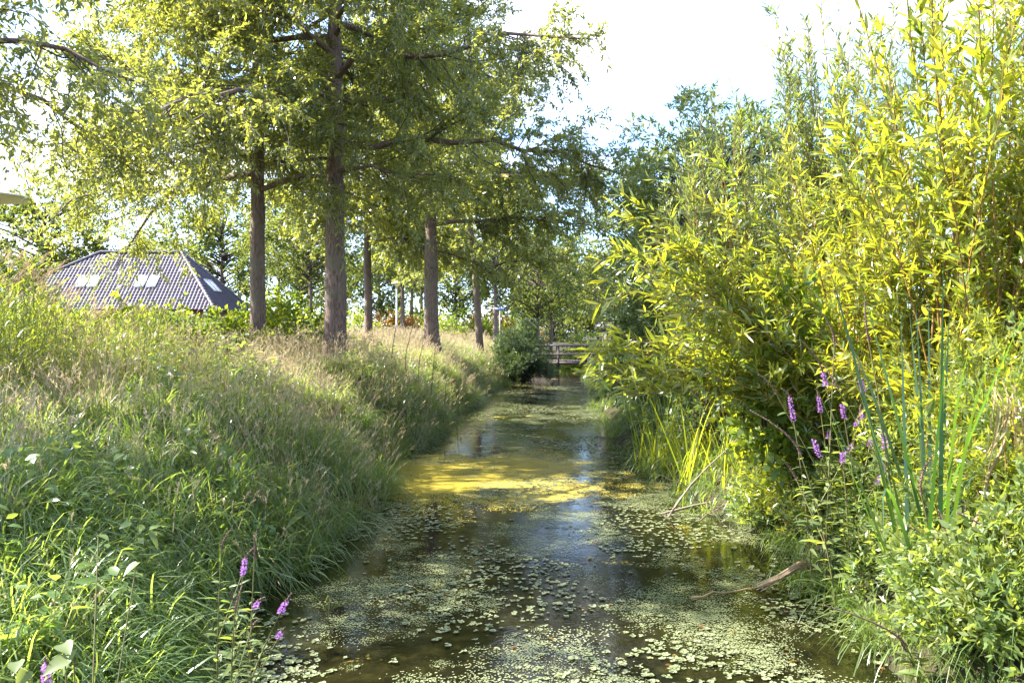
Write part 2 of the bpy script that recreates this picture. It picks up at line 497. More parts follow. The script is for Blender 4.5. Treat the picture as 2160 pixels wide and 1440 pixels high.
# ------------------------------------------------------------------ scatter (uncountable cover only)
def scatter(name, protos, P, rot, scl, idx):
    me = bpy.data.meshes.new(name)
    n = len(P)
    me.vertices.add(n)
    me.vertices.foreach_set('co', np.asarray(P, np.float32).ravel())
    for nm, ty, val, key in (('rot', 'FLOAT_VECTOR', rot, 'vector'), ('scl', 'FLOAT', scl, 'value'), ('idx', 'INT', idx, 'value')):
        at_ = me.attributes.new(nm, ty, 'POINT')
        at_.data.foreach_set(key, np.asarray(val, np.int32 if ty == 'INT' else np.float32).ravel())
    o = link(name, me, kind='stuff')
    c = bpy.data.collections.new(name + '_kinds')
    for i, p in enumerate(protos):
        po = bpy.data.objects.new('%s_kind_%02d' % (name, i), p)
        c.objects.link(po)
    ng = bpy.data.node_groups.new(name + '_scatter', 'GeometryNodeTree')
    ng.interface.new_socket('Geometry', in_out='INPUT', socket_type='NodeSocketGeometry')
    ng.interface.new_socket('Geometry', in_out='OUTPUT', socket_type='NodeSocketGeometry')
    N, Lk = ng.nodes, ng.links
    gi, go = N.new('NodeGroupInput'), N.new('NodeGroupOutput')
    ci = N.new('GeometryNodeCollectionInfo'); ci.inputs['Collection'].default_value = c
    ci.inputs['Separate Children'].default_value = True; ci.inputs['Reset Children'].default_value = True
    ip = N.new('GeometryNodeInstanceOnPoints'); ip.inputs['Pick Instance'].default_value = True
    def na(nm, ty):
        q = N.new('GeometryNodeInputNamedAttribute'); q.data_type = ty; q.inputs['Name'].default_value = nm
        return [s for s in q.outputs if s.enabled and s.name == 'Attribute'][0]
    e2r = N.new('FunctionNodeEulerToRotation')
    Lk.new(na('rot', 'FLOAT_VECTOR'), e2r.inputs[0]); Lk.new(e2r.outputs[0], ip.inputs['Rotation'])
    Lk.new(na('scl', 'FLOAT'), ip.inputs['Scale']); Lk.new(na('idx', 'INT'), ip.inputs['Instance Index'])
    Lk.new(gi.outputs[0], ip.inputs['Points']); Lk.new(ci.outputs[0], ip.inputs['Instance'])
    Lk.new(ip.outputs[0], go.inputs[0])
    md = o.modifiers.new('scatter', 'NODES'); md.node_group = ng
    return o

def tuft(seed, n, h, spread, w, droop, mat, stalks=0, lean=0.35):
    r = rng(seed); g = Geo()
    a = r.uniform(0, 2 * np.pi, n); q = spread * np.sqrt(r.uniform(0, 1, n))
    P = np.stack([q * np.cos(a), q * np.sin(a), np.full(n, -0.04)], -1)
    b = a + r.normal(0, 0.9, n); tl = r.uniform(0.05, lean + 0.35, n)
    D = nrm(np.stack([np.cos(b) * tl + 0.12, np.sin(b) * tl, np.ones(n)], -1))
    blades(g, P, D, h * r.uniform(0.55, 1.25, n), w * r.uniform(0.6, 1.3, n), droop * r.uniform(0.3, 1.3, n), k=6, tone=r.uniform(0, 1, n))
    if stalks:
        a = r.uniform(0, 2 * np.pi, stalks)
        P = np.stack([0.1 * np.cos(a), 0.1 * np.sin(a), np.zeros(stalks)], -1)
        D = nrm(np.stack([np.cos(a) * .25 + .1, np.sin(a) * .25, np.ones(stalks)], -1))
        L = h * r.uniform(1.1, 1.7, stalks)
        blades(g, P, D, L, np.full(stalks, 0.003), np.full(stalks, 0.25), k=5, tone=r.uniform(.4, 1, stalks), tipw=0.9, mat=1)
        for i in range(stalks):
            s = np.linspace(0.8, 1.0, 9)
            H = np.array([D[i, 0], D[i, 1], 0]); H /= np.linalg.norm(H)
            C = P[i] + D[i] * L[i] * (s - .25 * .25 * s ** 3)[:, None] + H * L[i] * .25 * .45 * (s ** 2)[:, None] - np.array([0, 0, 1]) * L[i] * .25 * .75 * (s ** 2.6)[:, None]
            d = nrm(D[i] + r.normal(0, .45, (9, 3)))
            quads(g, C, d, rand_dir(r, 9), np.full(9, .035), np.full(9, .008), r.uniform(.3, 1, 9), mat=1)
    return g.mesh('tuft', [mat, M['hay']])

green = [tuft(10 + i, 50, 0.60, 0.20, 0.0115, 1.25, M['grass'], 0) for i in range(6)]
mixed = [tuft(30 + i, 34, 0.42, 0.20, 0.0065, 0.75, M['grass'], 5) for i in range(4)]
hay = [tuft(40 + i, 40, 0.46, 0.18, 0.0055, 0.75, M['hay'], 6) for i in range(5)]
short = [tuft(50 + i, 40, 0.24, 0.26, 0.008, 0.7, M['grass'], 0) for i in range(3)]

r = rng(1)
def sample_bank(n, ymin, ymax, umin, umax, side, power=1.0, upow=1.0):
    y = ymin + (ymax - ymin) * r.uniform(0, 1, n) ** power
    u = umin + (umax - umin) * r.uniform(0, 1, n) ** upow
    x = cx(y) - half_w(y, 1) - u if side < 0 else cx(y) + half_w(y, 2) + u
    return x, y, u
def patch(x, y):
    return np.sin(x * 0.9 + 0.4 * y) + np.sin(y * 0.63 - x * 0.5 + 2) + 0.6 * np.sin(2.1 * x - 1.3 * y)

def plant_cover(name, protos, x, y, s, tilt=0.18, sink=0.0):
    n = len(x)
    z = terrain(x, y) - sink
    rot = np.stack([r.normal(0, tilt, n), r.normal(0, tilt, n), r.uniform(0, 6.283, n)], -1)
    return scatter(name, protos, np.stack([x, y, z], -1), rot, s, r.integers(0, len(protos), n))

# left bank: long green grass by the water, dry grass higher up
x, y, u = sample_bank(9000, 1.8, 46, -0.12, 9, -1, 1.5, 1.3)
dry = 1 / (1 + np.exp(-((u - 2.2) * 1.0 + np.clip((y - 8) * 0.45, -3.6, 2.0) + patch(x, y) * 0.5 - 0.2)))
pick = r.uniform(0, 1, len(x)) < dry
hs = np.where(y < 7, np.clip(0.75 + 0.05 * y, 0.7, 1.1), 1.0)
m = ~pick
nr = m & (y < 7.5)
m &= ~nr
plant_cover('near_grass', green, x[nr], y[nr], hs[nr] * r.uniform(0.65, 1.25, nr.sum()))
plant_cover('grass', green + mixed, x[m], y[m], hs[m] * r.uniform(0.7, 1.3, m.sum()))
plant_cover('dry_grass', hay + mixed, x[pick], y[pick], r.uniform(0.75, 1.3, pick.sum()))
x, y, u = sample_bank(4500, 1.5, 30, -0.05, 7, -1, 1.6)
plant_cover('undergrowth', short, x, y, r.uniform(0.7, 1.3, len(x)))
# broad leaved weeds among the grass
def weed(seed):
    q = rng(seed); g = Geo(); n = 22
    h = q.uniform(.08, .42, n); a = q.uniform(0, 6.28, n)
    P = np.stack([.05 * np.cos(a), .05 * np.sin(a), h], -1)
    D = nrm(np.stack([np.cos(a), np.sin(a), q.normal(.25, .3, n)], -1))
    lances(g, P, D, nrm(np.array([0, 0, 1.]) + q.normal(0, .3, (n, 3))), q.uniform(.05, .11, n), q.uniform(.025, .05, n), q.uniform(.1, .5, n), q.uniform(0, 1, n))
    tubes(g, np.array([[0, 0, -.02], [.01, 0, .2], [.0, .02, .42]]), np.array([.004, .003, .002]), 4)
    return g.mesh('weed', M['grass'])
x, y, u = sample_bank(900, 2.2, 22, 0, 6, -1, 1.3)
k_ = patch(x * 1.7 + 3, y * 1.3) > .1
plant_cover('weeds', [weed(60 + i) for i in range(5)], x[k_], y[k_], r.uniform(.7, 1.4, k_.sum()))
# far lawn and right bank
x, y, u = sample_bank(2600, 40, 90, 0, 60, -1)
k_ = ~((y > 62.5) & (y < 76) & (x < -22) & (x > -46))
plant_cover('meadow_grass', short + mixed, x[k_], y[k_], r.uniform(1.2, 2.2, k_.sum()))
x, y, u = sample_bank(3000, 3, 60, -0.1, 7, 1, 1.5, 1.2)
plant_cover('bank_grass', green + short, x, y, r.uniform(0.6, 1.05, len(x)))

# ------------------------------------------------------------------ trees
def trunk_geo(g, base, H, r0, lean=(0, 0), seed=0, m=40, k=70, rough=1.0):
    r = rng(seed)
    z = np.linspace(-0.15, H, k) if k > 20 else np.linspace(-0.15, H, k)
    t = np.clip(z / H, 0, 1)
    wob = np.stack([np.cumsum(r.normal(0, 0.012, k)), np.cumsum(r.normal(0, 0.012, k))], -1) * (H / k) * 2.2
    C = np.stack([base[0] + lean[0] * t ** 1.3 + wob[:, 0], base[1] + lean[1] * t + wob[:, 1], base[2] + z], -1)
    rad = r0 * ((1 - t) ** 0.8 * 0.86 + 0.03) + r0 * 0.42 * np.exp(-np.maximum(z, 0) / 0.25)
    th = np.linspace(0, 2 * np.pi, m, endpoint=False)
    ph = r.uniform(0, 6.28, 6)
    ridge = (np.abs(np.sin(th[None] * 7 + 1.4 * np.sin(z[:, None] * 2.2 + ph[0]) + ph[1])) * 0.5 + np.abs(np.sin(th[None] * 11 + 1.1 * np.sin(z[:, None] * 3.7 + ph[2]) + ph[3])) * 0.5 - 0.5)
    rr = rad[:, None] * (1 + rough * 0.07 * ridge + 0.05 * np.sin(th[None] * 2 + z[:, None] * .8 + ph[4]) + rough * r.normal(0, .008, (k, m)))
    rr *= 1 + .22 * np.exp(-np.maximum(z, 0) / .22)[:, None] * (np.abs(np.cos(th[None] * 2.5 + ph[5])) - .4)
    # swollen rings and branch scars
    for zz in r.uniform(0.8, H * 0.6, 7):
        rr *= 1 + 0.05 * np.exp(-((z - zz) / 0.06) ** 2)[:, None] * (1 + np.cos(th[None] - r.uniform(0, 6.28)))
    V = np.stack([C[:, 0, None] + rr * np.cos(th), C[:, 1, None] + rr * np.sin(th), np.repeat(C[:, 2, None], m, 1)], -1)
    j = np.arange(k - 1)[:, None] * m; q = np.arange(m); q2 = (q + 1) % m
    g.add(V, np.stack([j + q, j + q2, j + m + q2, j + m + q], -1).reshape(-1, 4))
    return C, rad, z

def oak(base, label, seed, H=13, r0=0.2, first=4.0, R=4.8, n_limb=40, leaf=(.10, .036), dens=1.0, lean=(0, 0), group='oaks along the left bank', fine=True, name='oak_tree', mat='oak', low_droop=0.25, side_gain=None, twiggy=False):
    r = rng(seed)
    base = np.asarray(base, float)
    t = root(name, base, label, 'tree', group)
    g = Geo()
    C, rad, z = trunk_geo(g, base, H, r0, lean, seed, m=40 if fine else 14, k=90 if fine else 30)
    g.obj('trunk', M['bark'], t, base, True)
    # main limbs
    u = np.sort(np.clip(np.linspace(0, 0.97, n_limb) ** 0.9 + r.normal(0, .012, n_limb), 0, 0.98))
    h = first + (H - first) * u
    az = np.arange(n_limb) * 2.39996 + r.normal(0, .25, n_limb)
    prof = np.clip(1.0 - u, 0.05, 1) ** 0.62 * (0.86 + 0.14 * np.sin(u * 7 + 1))
    Ln = R * prof * r.uniform(0.72, 1.05, n_limb)
    if side_gain is not None:
        Ln *= 1 + side_gain * np.cos(az)
    el = np.radians(np.interp(u, [0, .25, .6, 1], [8, 14, 30, 60])) + r.normal(0, .10, n_limb)
    D = np.stack([np.cos(az) * np.cos(el), np.sin(az) * np.cos(el), np.sin(el)], -1)
    st = np.stack([np.interp(h, z, C[:, 0]), np.interp(h, z, C[:, 1]), base[2] + h], -1)
    k = 9
    s = np.linspace(0, 1, k)[None, :, None]
    droop = np.interp(u, [0, .5, 1], [low_droop, .12, 0.0])[:, None, None]
    P = st[:, None] + D[:, None] * Ln[:, None, None] * s - np.array([0, 0, 1.0]) * droop * Ln[:, None, None] * s ** 2
    P[:, 1:] += np.cumsum(r.normal(0, 0.022, (n_limb, k - 1, 3)), 1) * Ln[:, None, None]
    rl = np.clip(0.0125 * Ln ** 0.9 + 0.012, 0.012, r0 * 0.42)
    LR = rl[:, None] * np.linspace(1, 0.14, k)[None] ** 0.9
    for i in range(n_limb):
        gi = Geo(); tubes(gi, P[i], LR[i], 7 if fine else 4)
        gi.obj('branch', M['bark'], t, base, True) if fine else None
    gt = Geo()
    if not fine: tubes(gt, P, LR, 4)
    # side branches
    ns = np.maximum((Ln * 6.2).astype(int), 5)
    wi = np.repeat(np.arange(n_limb), ns)
    ss = r.uniform(0.16, 1.0, len(wi))
    Ls = np.clip(0.46 * Ln[wi] * (1.12 - ss) + 0.22, 0.25, 1.9) * r.uniform(0.7, 1.2, len(wi))
    Sb = offshoots(r, P, wi, ss, Ls, 0.85, 0.42, 0.16, 0.05, 5)
    tubes(gt, Sb, (0.004 + 0.006 * Ls)[:, None] * np.linspace(1, .25, 5)[None], 4 if fine else 3)
    # twigs
    nt = np.maximum((Ls * 14.5 * dens).astype(int), 3)
    wt = np.repeat(np.arange(len(wi)), nt)
    st_ = r.uniform(0.1, 1.0, len(wt))
    Lt = r.uniform(0.18, 0.5, len(wt))
    Tw = offshoots(r, Sb, wt, st_, Lt, 0.75, 0.6, 0.28, -0.05, 3)
    if twiggy: tubes(gt, Tw[:, [0, 2]], np.broadcast_to(np.array([.0032, .0012]), (len(Tw), 2)), 3)
    gt.obj('twigs', M['twig_dark'], t, base, kind='stuff')
    # leaves
    # twigs far above the frame carry fewer, larger leaves
    high = Tw[:, 0, 2] > EYE + 0.50 * Tw[:, 0, 1]
    nl = np.where(high, np.maximum((Lt * 14).astype(int), 2), np.maximum((Lt * 46).astype(int), 5))
    wl_ = np.repeat(np.arange(len(wt)), nl)
    sl = r.uniform(0.05, 1.0, len(wl_))
    p, tt = along(Tw, wl_, sl)
    d = nrm(tt * 0.7 + rand_dir(r, len(p)) * 0.75 + np.array([0, 0, -0.12]))
    nn = nrm(rand_dir(r, len(p)) * 0.75 + np.array([0, 0, 0.9]))
    p = p + r.normal(0, .015, p.shape)
    tone = np.clip(0.5 + 0.28 * r.normal(size=len(wt))[wl_] * 0.6 + r.normal(0, .2, len(p)), 0, 1)
    gl = Geo()
    big = np.where(high[wl_], 1.7, 1.0)
    quads(gl, p, d, nn, big * leaf[0] * r.uniform(.6, 1.25, len(p)), big * leaf[1] * r.uniform(.7, 1.25, len(p)), tone)
    gl.obj('crown', M[mat], t, base, kind='stuff')
    return t, len(p)

def gnd(x, y): return np.array([x, y, float(terrain(x, y))])
def base_at(px, d): return gnd((px - 1080) / FPX * d, d)

count = 0
def grow(*a, **k):
    global count
    t, n = oak(*a, **k); count += n
    return t
grow(base_at(708, 17.0), 'tallest oak with the thickest straight trunk, between the slimmer left oak and the lamp post', 101, H=15.5, r0=0.255, first=4.7, R=7.1, n_limb=54, dens=1.0, side_gain=0.05, twiggy=True)
grow(base_at(543, 17.4), 'slim oak with low dark limbs reaching left over the tiled roof', 102, H=12, r0=0.20, first=3.7, R=5.8, n_limb=48, leaf=(.095, .033), dens=0.95, low_droop=0.22, side_gain=-0.10)
grow(base_at(911, 26.0), 'dark trunked oak standing nearest the water, just right of the lamp post', 103, H=14, r0=0.265, first=4.0, R=6.9, n_limb=40, leaf=(.15, .055), dens=0.56)
grow(gnd(-8.7, 9.0), 'oak at the left edge of the photo with only its overhanging branch tips in view', 104, H=9.6, r0=0.2, first=3.7, R=4.9, n_limb=32, dens=0.6, leaf=(.10, .036), group='oaks along the left bank')
grow(base_at(776, 28), 'oak with a slender trunk directly left of the lamp post', 105, H=11.5, r0=0.18, first=3.6, R=4.6, n_limb=30, leaf=(.165, .062), dens=0.5)
grow(base_at(1012, 35), 'oak whose pale trunk bends to the left, left of the dark waterside bush', 106, H=11.5, r0=0.19, first=3.9, R=4.6, n_limb=28, leaf=(.17, .06), dens=0.55, lean=(-0.9, 0), fine=False)

# ------------------------------------------------------------------ bushes and round crowned trees
def clumps(r, g_tw, g_lf, cen, out, rad, n_tw, tw_len, n_lf, leaf, tw_r=.002, droop=.2, flat=.8, spread=.75, tone_sd=.22, long_leaf=False, up=0.0, twig_sides=3, core=0.5):
    """foliage of many small sprays round the points cen; out = outward direction of each"""
    n = len(cen)
    wi = np.repeat(np.arange(n), n_tw)
    s = cen[wi] + rand_dir(r, len(wi)) * rad * r.uniform(0, 1, (len(wi), 1)) ** 0.6
    d = nrm(out[wi] * 0.6 + rand_dir(r, len(wi), flat) * 0.8 + np.array([0, 0, up]))
    L = tw_len * r.uniform(.55, 1.3, len(wi))
    u = np.linspace(0, 1, 4)[None, :, None]
    C = s[:, None] + d[:, None] * L[:, None, None] * u - np.array([0, 0, 1.0]) * droop * L[:, None, None] * u ** 2
    if tw_r: tubes(g_tw, C, tw_r * np.broadcast_to(np.array([1.3, 1, .7, .35]), (len(C), 4)), twig_sides)
    wl_ = np.repeat(np.arange(len(wi)), n_lf)
    q = r.uniform(.05, 1, len(wl_))
    p, t = along(C, wl_, q)
    dd = nrm(t * 0.75 + rand_dir(r, len(p)) * spread)
    nn = nrm(rand_dir(r, len(p)) * 0.8 + np.array([0, 0, .8]))
    tone = np.clip(.5 + r.normal(0, tone_sd, n)[wi][wl_] + r.normal(0, tone_sd * .7, len(p)), 0, 1)
    LL = leaf[0] * r.uniform(.6, 1.25, len(p)); WW = leaf[1] * r.uniform(.7, 1.25, len(p))
    if g_lf is None: return p, dd, nn, LL, WW, tone
    if long_leaf: lances(g_lf, p, dd, nn, LL, WW, r.uniform(0, .3, len(p)), tone)
    else: quads(g_lf, p, dd, nn, LL, WW, tone)
    return len(p)

def bush(base, label, seed, R=1.2, H=1.8, n=60, n_tw=10, tw_len=.3, n_lf=9, leaf=(.07, .045), mat='shrub', cat='bush', name='bush', group=None, up=0.1, flat=.8, clump=.25, squash=1.0, twig='twig_dark', tone_sd=.22, long_leaf=False, inner=.35, droop=.2):
    r = rng(seed); base = np.asarray(base, float)
    t = root(name, base, label, cat, group)
    d = rand_dir(r, n); d[:, 2] = np.abs(d[:, 2])
    q = inner + (1 - inner) * r.uniform(0, 1, n) ** .6
    cen = base + np.stack([d[:, 0] * R * q, d[:, 1] * R * q * squash, (0.06 + d[:, 2] * .94) * H * q * r.uniform(.75, 1.05, n)], -1)
    cen[:, :2] += r.normal(0, .08 * R, (n, 2))
    gs = Geo(); gl = Geo(); gt = Geo()
    u = np.linspace(0, 1, 5)[None, :, None]
    b0 = base + np.stack([r.normal(0, .12 * R, n), r.normal(0, .12 * R, n), np.full(n, -.03)], -1)
    mid = b0 * .5 + cen * .5 + np.array([0, 0, .14 * H])
    P = (1 - u) ** 2 * b0[:, None] + 2 * u * (1 - u) * mid[:, None] + u ** 2 * cen[:, None]
    tubes(gs, P, (.004 + .006 * H / 2) * np.broadcast_to(np.linspace(1, .3, 5), (n, 5)), 4)
    gs.obj('stems', M[twig], t, base, kind='stuff')
    clumps(r, gt, gl, cen, nrm(cen - base + np.array([0, 0, .3])), clump, n_tw, tw_len, n_lf, leaf, up=up, flat=flat, tone_sd=tone_sd, long_leaf=long_leaf, droop=droop)
    gl.obj('foliage', M[mat], t, base, kind='stuff')
    return t

def round_tree_meshes(seed, H, r0, R, ch, n=90, n_tw=9, n_lf=9, leaf=(.24, .14), mat='far', lean=(0, 0)):
    """trunk, limbs and crown about the origin"""
    r = rng(seed)
    g = Geo(); C, rad, z = trunk_geo(g, (0, 0, 0), H * .8, r0, lean, seed, m=12, k=24)
    gb, gl = Geo(), Geo()
    cz = (H + ch) / 2; hz = (H - ch) / 2
    d = rand_dir(r, n); q = .35 + .65 * r.uniform(0, 1, n) ** .5
    # lumps make the outline uneven
    lump = 1 + .16 * np.sin(d[:, 0] * 5 + seed) + .14 * np.sin(d[:, 2] * 6 + d[:, 1] * 4 + seed * 2)
    cen = np.stack([lean[0] * .7 + d[:, 0] * R * q * lump, lean[1] * .7 + d[:, 1] * R * q * lump, cz + d[:, 2] * hz * q * (1 + .5 * (lump - 1))], -1)
    u = np.linspace(0, 1, 5)[None, :, None]
    hb = np.clip(cen[:, 2] - r.uniform(.15, .5, n) * np.linalg.norm(cen[:, :2], axis=1) - .4, ch * .75, H * .72)
    b0 = np.stack([np.interp(hb, z, C[:, 0]), np.interp(hb, z, C[:, 1]), hb], -1)
    mid = b0 * .5 + cen * .5 + np.array([0, 0, .25])
    P = (1 - u) ** 2 * b0[:, None] + 2 * u * (1 - u) * mid[:, None] + u ** 2 * cen[:, None]
    tubes(gb, P, r0 * .26 * r.uniform(.5, 1.2, (n, 1)) * np.linspace(1, .2, 5)[None], 4)
    clumps(r, gb, gl, cen, nrm(cen - np.array([0, 0, cz])), R * .16, n_tw, R * .17, n_lf, leaf, tw_r=0, tone_sd=.2)
    return g.mesh('trunk', M['bark'], smooth=True), gb.mesh('limbs', M['twig_dark']), gl.mesh('crown', M[mat])

def put_tree(meshes, loc, label, rz=0, sc=1.0, group=None, name='tree'):
    t = root(name, loc, label, 'tree', group, rz)
    t.scale = (sc, sc, sc) if not isinstance(sc, tuple) else sc
    for n_, me in zip(('trunk', 'limbs', 'crown'), meshes):
        link(n_, me, t, 'stuff' if n_ != 'trunk' else None)
    return t

# middle distance trees between the trunks and behind
slim = [round_tree_meshes(300 + i, 11.5, .19, 3.8, 3.6, 120, 10, 10, (.22, .11)) for i in range(2)]
lush = [round_tree_meshes(320 + i, 13, .30, 5.2, 2.2, 150, 11, 10, (.30, .19)) for i in range(2)]
row = [(850, 50, 0, 'thin tree right behind the lamp post, the left one of a close pair'),
       (868, 57, 1, 'thin dark tree behind the lamp post, the right one of a close pair'),
       (888, 66, 0, 'distant thin tree between the lamp post and the dark trunked oak'),
       (1046, 48, 1, 'straight grey trunked tree standing behind the blue street name sign'),
       (1136, 56, 0, 'thin tree rising behind the dark waterside bush left of the bridge'),
       (1161, 64, 1, 'forked pale trunked tree beyond the bridge rail'),
       (634, 58, 0, 'pale trunked tree in the bright gap left of the tallest oak'),
       (657, 52, 1, 'grey trunked tree close to the left of the tallest oak'),
       (590, 72, 0, 'distant tree behind the sunlit brambles beside the slim oak')]
for i, (px, d, k, lab) in enumerate(row):
    put_tree(slim[k], base_at(px, d), lab, i * 1.7, (.9 + .05 * (i % 3)), 'slender trees behind the oaks')
back = [(95, 86, 1.32, 'large round leafy tree behind the left end of the tiled roof'),
        (20, 62, .55, 'low bright tree at the left edge beside the tiled roof'),
        (330, 96, 1.0, 'tree rising behind the ridge of the tiled roof'),
        (470, 88, 1.2, 'tree behind the right hip of the tiled roof'),
        (700, 110, .95, 'far tree behind the thickest trunk'),
        (800, 104, .9, 'far tree seen between the lamp and the thickest trunk'),
        (960, 100, .95, 'far tree seen between the dark trunked oak and the bent trunk'),
        (1085, 98, 1.0, 'far tree behind the blue street name sign'),
        (1215, 92, .95, 'far tree above the right end of the bridge'),
        (1262, 74, .62, 'low bushy tree closing the view right of the bridge'),
        (1168, 84, .60, 'low bushy tree in the gap straight above the bridge rail')]
for i, (px, d, s, lab) in enumerate(back):
    put_tree(lush[i % 2], base_at(px, d), lab, i * 2.1, s, 'leafy trees in the distance')
# right bank trees
rb = [round_tree_meshes(350, 7.6, .13, 2.6, 1.0, 130, 12, 11, (.13, .05), 'oak', (-.5, 0)), round_tree_meshes(351, 6.6, .12, 2.3, .6, 130, 13, 12, (.11, .035), 'osier'), round_tree_meshes(352, 5.6, .10, 2.0, .5, 170, 14, 13, (.12, .036), 'osier')]
put_tree(rb[0], gnd(4.7, 27), 'yellowing tree leaning over the ditch from the right bank before the bridge', .4, 1.0, None)
put_tree(rb[1], gnd(4.6, 18.5), 'grey green willow tree behind the dark shrubs of the right bank', .0, 1.0, None, 'willow_tree')
put_tree(rb[2], gnd(3.7, 14.2), 'dark shaded willow tree above the ditch on the right bank', 1.2, 1.0, None, 'willow_tree')
put_tree(rb[0], gnd(6.8, 36), 'bright yellow green tree beyond the small shed roof', 2.4, 1.05, None)
put_tree(lush[0], gnd(13.5, 52), 'broad tree far back on the right bank', 2.9, .75, 'leafy trees in the distance')

# bushes of the left bank and middle distance
hb = 'bramble bushes along the left bank'
for i, (px, d, R, H, lab, mat) in enumerate([
        (455, 16.5, 1.25, 1.0, 'bright green bramble mound under the right hip of the tiled roof', 'shrub'),
        (335, 15.0, 1.25, .85, 'taller bramble mound with arching shoots before the right pair of roof windows', 'shrub'),
        (385, 13.6, .8, .8, 'shaded bramble clump in front of the taller mound', 'dark'),
        (580, 19.0, 1.3, 1.55, 'sunlit bramble thicket just right of the slim oak', 'shrub'),
        (640, 23.0, 1.2, 1.1, 'low bramble bush left of the thickest trunk', 'dark'),
        (210, 15.5, 1.3, .9, 'bramble thicket behind the reeds before the left pair of roof windows', 'shrub'),
        (60, 15.0, 1.3, 1.2, 'bramble thicket behind the reeds at the left edge', 'shrub')]):
    bush(base_at(px, d), lab, 400 + i, R, H, 70, 11, .26, 8, (.09, .065), mat, 'bush', 'bramble_bush', hb)
for i, (px, d, R, H, lab, mat) in enumerate([
        (755, 36, 1.2, 1.5, 'yellow green shrub between the thickest trunk and the lamp post', 'shrub'),
        (690, 46, 1.6, 1.5, 'far shrub hidden behind the thickest trunk', 'shrub'),
        (830, 56, 2.2, 1.7, 'reddish shrub at the foot of the lamp post', 'autumn'),
        (880, 62, 2.5, 2.0, 'pale green shrub between the thin tree pair and the dark trunked oak', 'shrub'),
        (945, 40, 1.0, 1.4, 'green shrub to the right of the dark trunked oak', 'shrub'),
        (985, 54, 2.2, 1.9, 'bright yellow shrub left of the bent trunk', 'shrub'),
        (1030, 58, 1.8, 2.2, 'orange leaved shrub between the bent trunk and the blue sign', 'autumn'),
        (1075, 62, 2.0, 2.6, 'yellow shrub right of the blue sign', 'shrub'),
        (1120, 66, 1.3, 1.9, 'orange tinged shrub behind the dark waterside bush', 'autumn'),
        (1195, 50, 1.6, 1.3, 'low sunlit shrub seen through the bridge rails', 'shrub'),
        (1262, 48, 1.9, 2.0, 'yellow shrub at the right end of the bridge', 'shrub'),
        (560, 62, 3, 2.4, 'distant hedge shrub right of the tiled roof', 'shrub'),
        (620, 78, 3.4, 1.6, 'distant pale shrub in the gap between slim oak and thickest trunk', 'shrub')]):
    bush(base_at(px, d), lab, 430 + i, R, H, 60, 10, .30 * R / 1.2, 8, (.13 * R / 1.6, .085 * R / 1.6), mat, 'shrub', 'shrub', 'shrubs in the middle distance', clump=.3 * R)
# dark bush standing in the ditch margin
bush(gnd(0.40, 34.6) * [1, 1, 0] + [0, 0, .05], 'dark rounded willow bush on the water edge left of the bridge', 460, 1.4, 2.75, 150, 14, .42, 13, (.17, .022), 'deep', 'bush', 'waterside_bush', None, up=.45, clump=.3, squash=.9, inner=.2)
# dark understory of the right bank
for i, (x, y, R, H, lab, mat, lf) in enumerate([
        (3.2, 11.3, 1.25, 2.6, 'dark green shrub behind the arching yellow willow branches', 'dark', (.10, .03)),
        (3.0, 15.6, 1.2, 2.4, 'shaded shrub hanging over the far right bank', 'dark', (.11, .034)),
        (3.5, 20.5, 1.3, 2.4, 'olive green shrub near the shed roof on the right bank', 'osier', (.12, .04)),
        (4.0, 24.0, 1.2, 1.9, 'pale leaved shrub hiding the foot of the shed', 'shrub', (.12, .06)),
        (4.4, 10.2, 1.0, 1.9, 'dark ivy covered shrub behind the willow at the bend', 'dark', (.07, .055)),
        (5.6, 11.0, 1.3, 3.1, 'dense shrub deep inside the right thicket', 'osier', (.10, .022)),
        (5.8, 8.3, 1.4, 3.2, 'leafy shrub behind the tall bright willow at the right edge', 'willow', (.11, .022))]):
    bush(gnd(x, y), lab, 470 + i, R, H, 75, 11, .30, 11, lf, mat, 'shrub', 'shrub', 'shrubs of the right bank', clump=.25)
bush(at(1625, 560, 8.0) * [1, 1, 0] + [0, 0, .9], 'shrub with broad vivid green leaves in the middle of the willow thicket', 480, .55, 2.1, 60, 9, .22, 7, (.10, .075), 'shrub', 'shrub', 'broad_leaved_shrub', inner=.3)

# ------------------------------------------------------------------ osiers and willows of the right bank (whips with lance leaves)
def whip_lines(r, b0, tip, lift, k=8, wob=.02):
    u = np.linspace(0, 1, k)[None, :, None]
    mid = b0 * .45 + tip * .55 + lift
    P = (1 - u) ** 2 * b0[:, None] + 2 * u * (1 - u) * mid[:, None] + u ** 2 * tip[:, None]
    L = np.linalg.norm(tip - b0, axis=1)[:, None, None]
    P[:, 1:] += np.cumsum(r.normal(0, wob, P[:, 1:].shape), 1) * L * .25
    return P

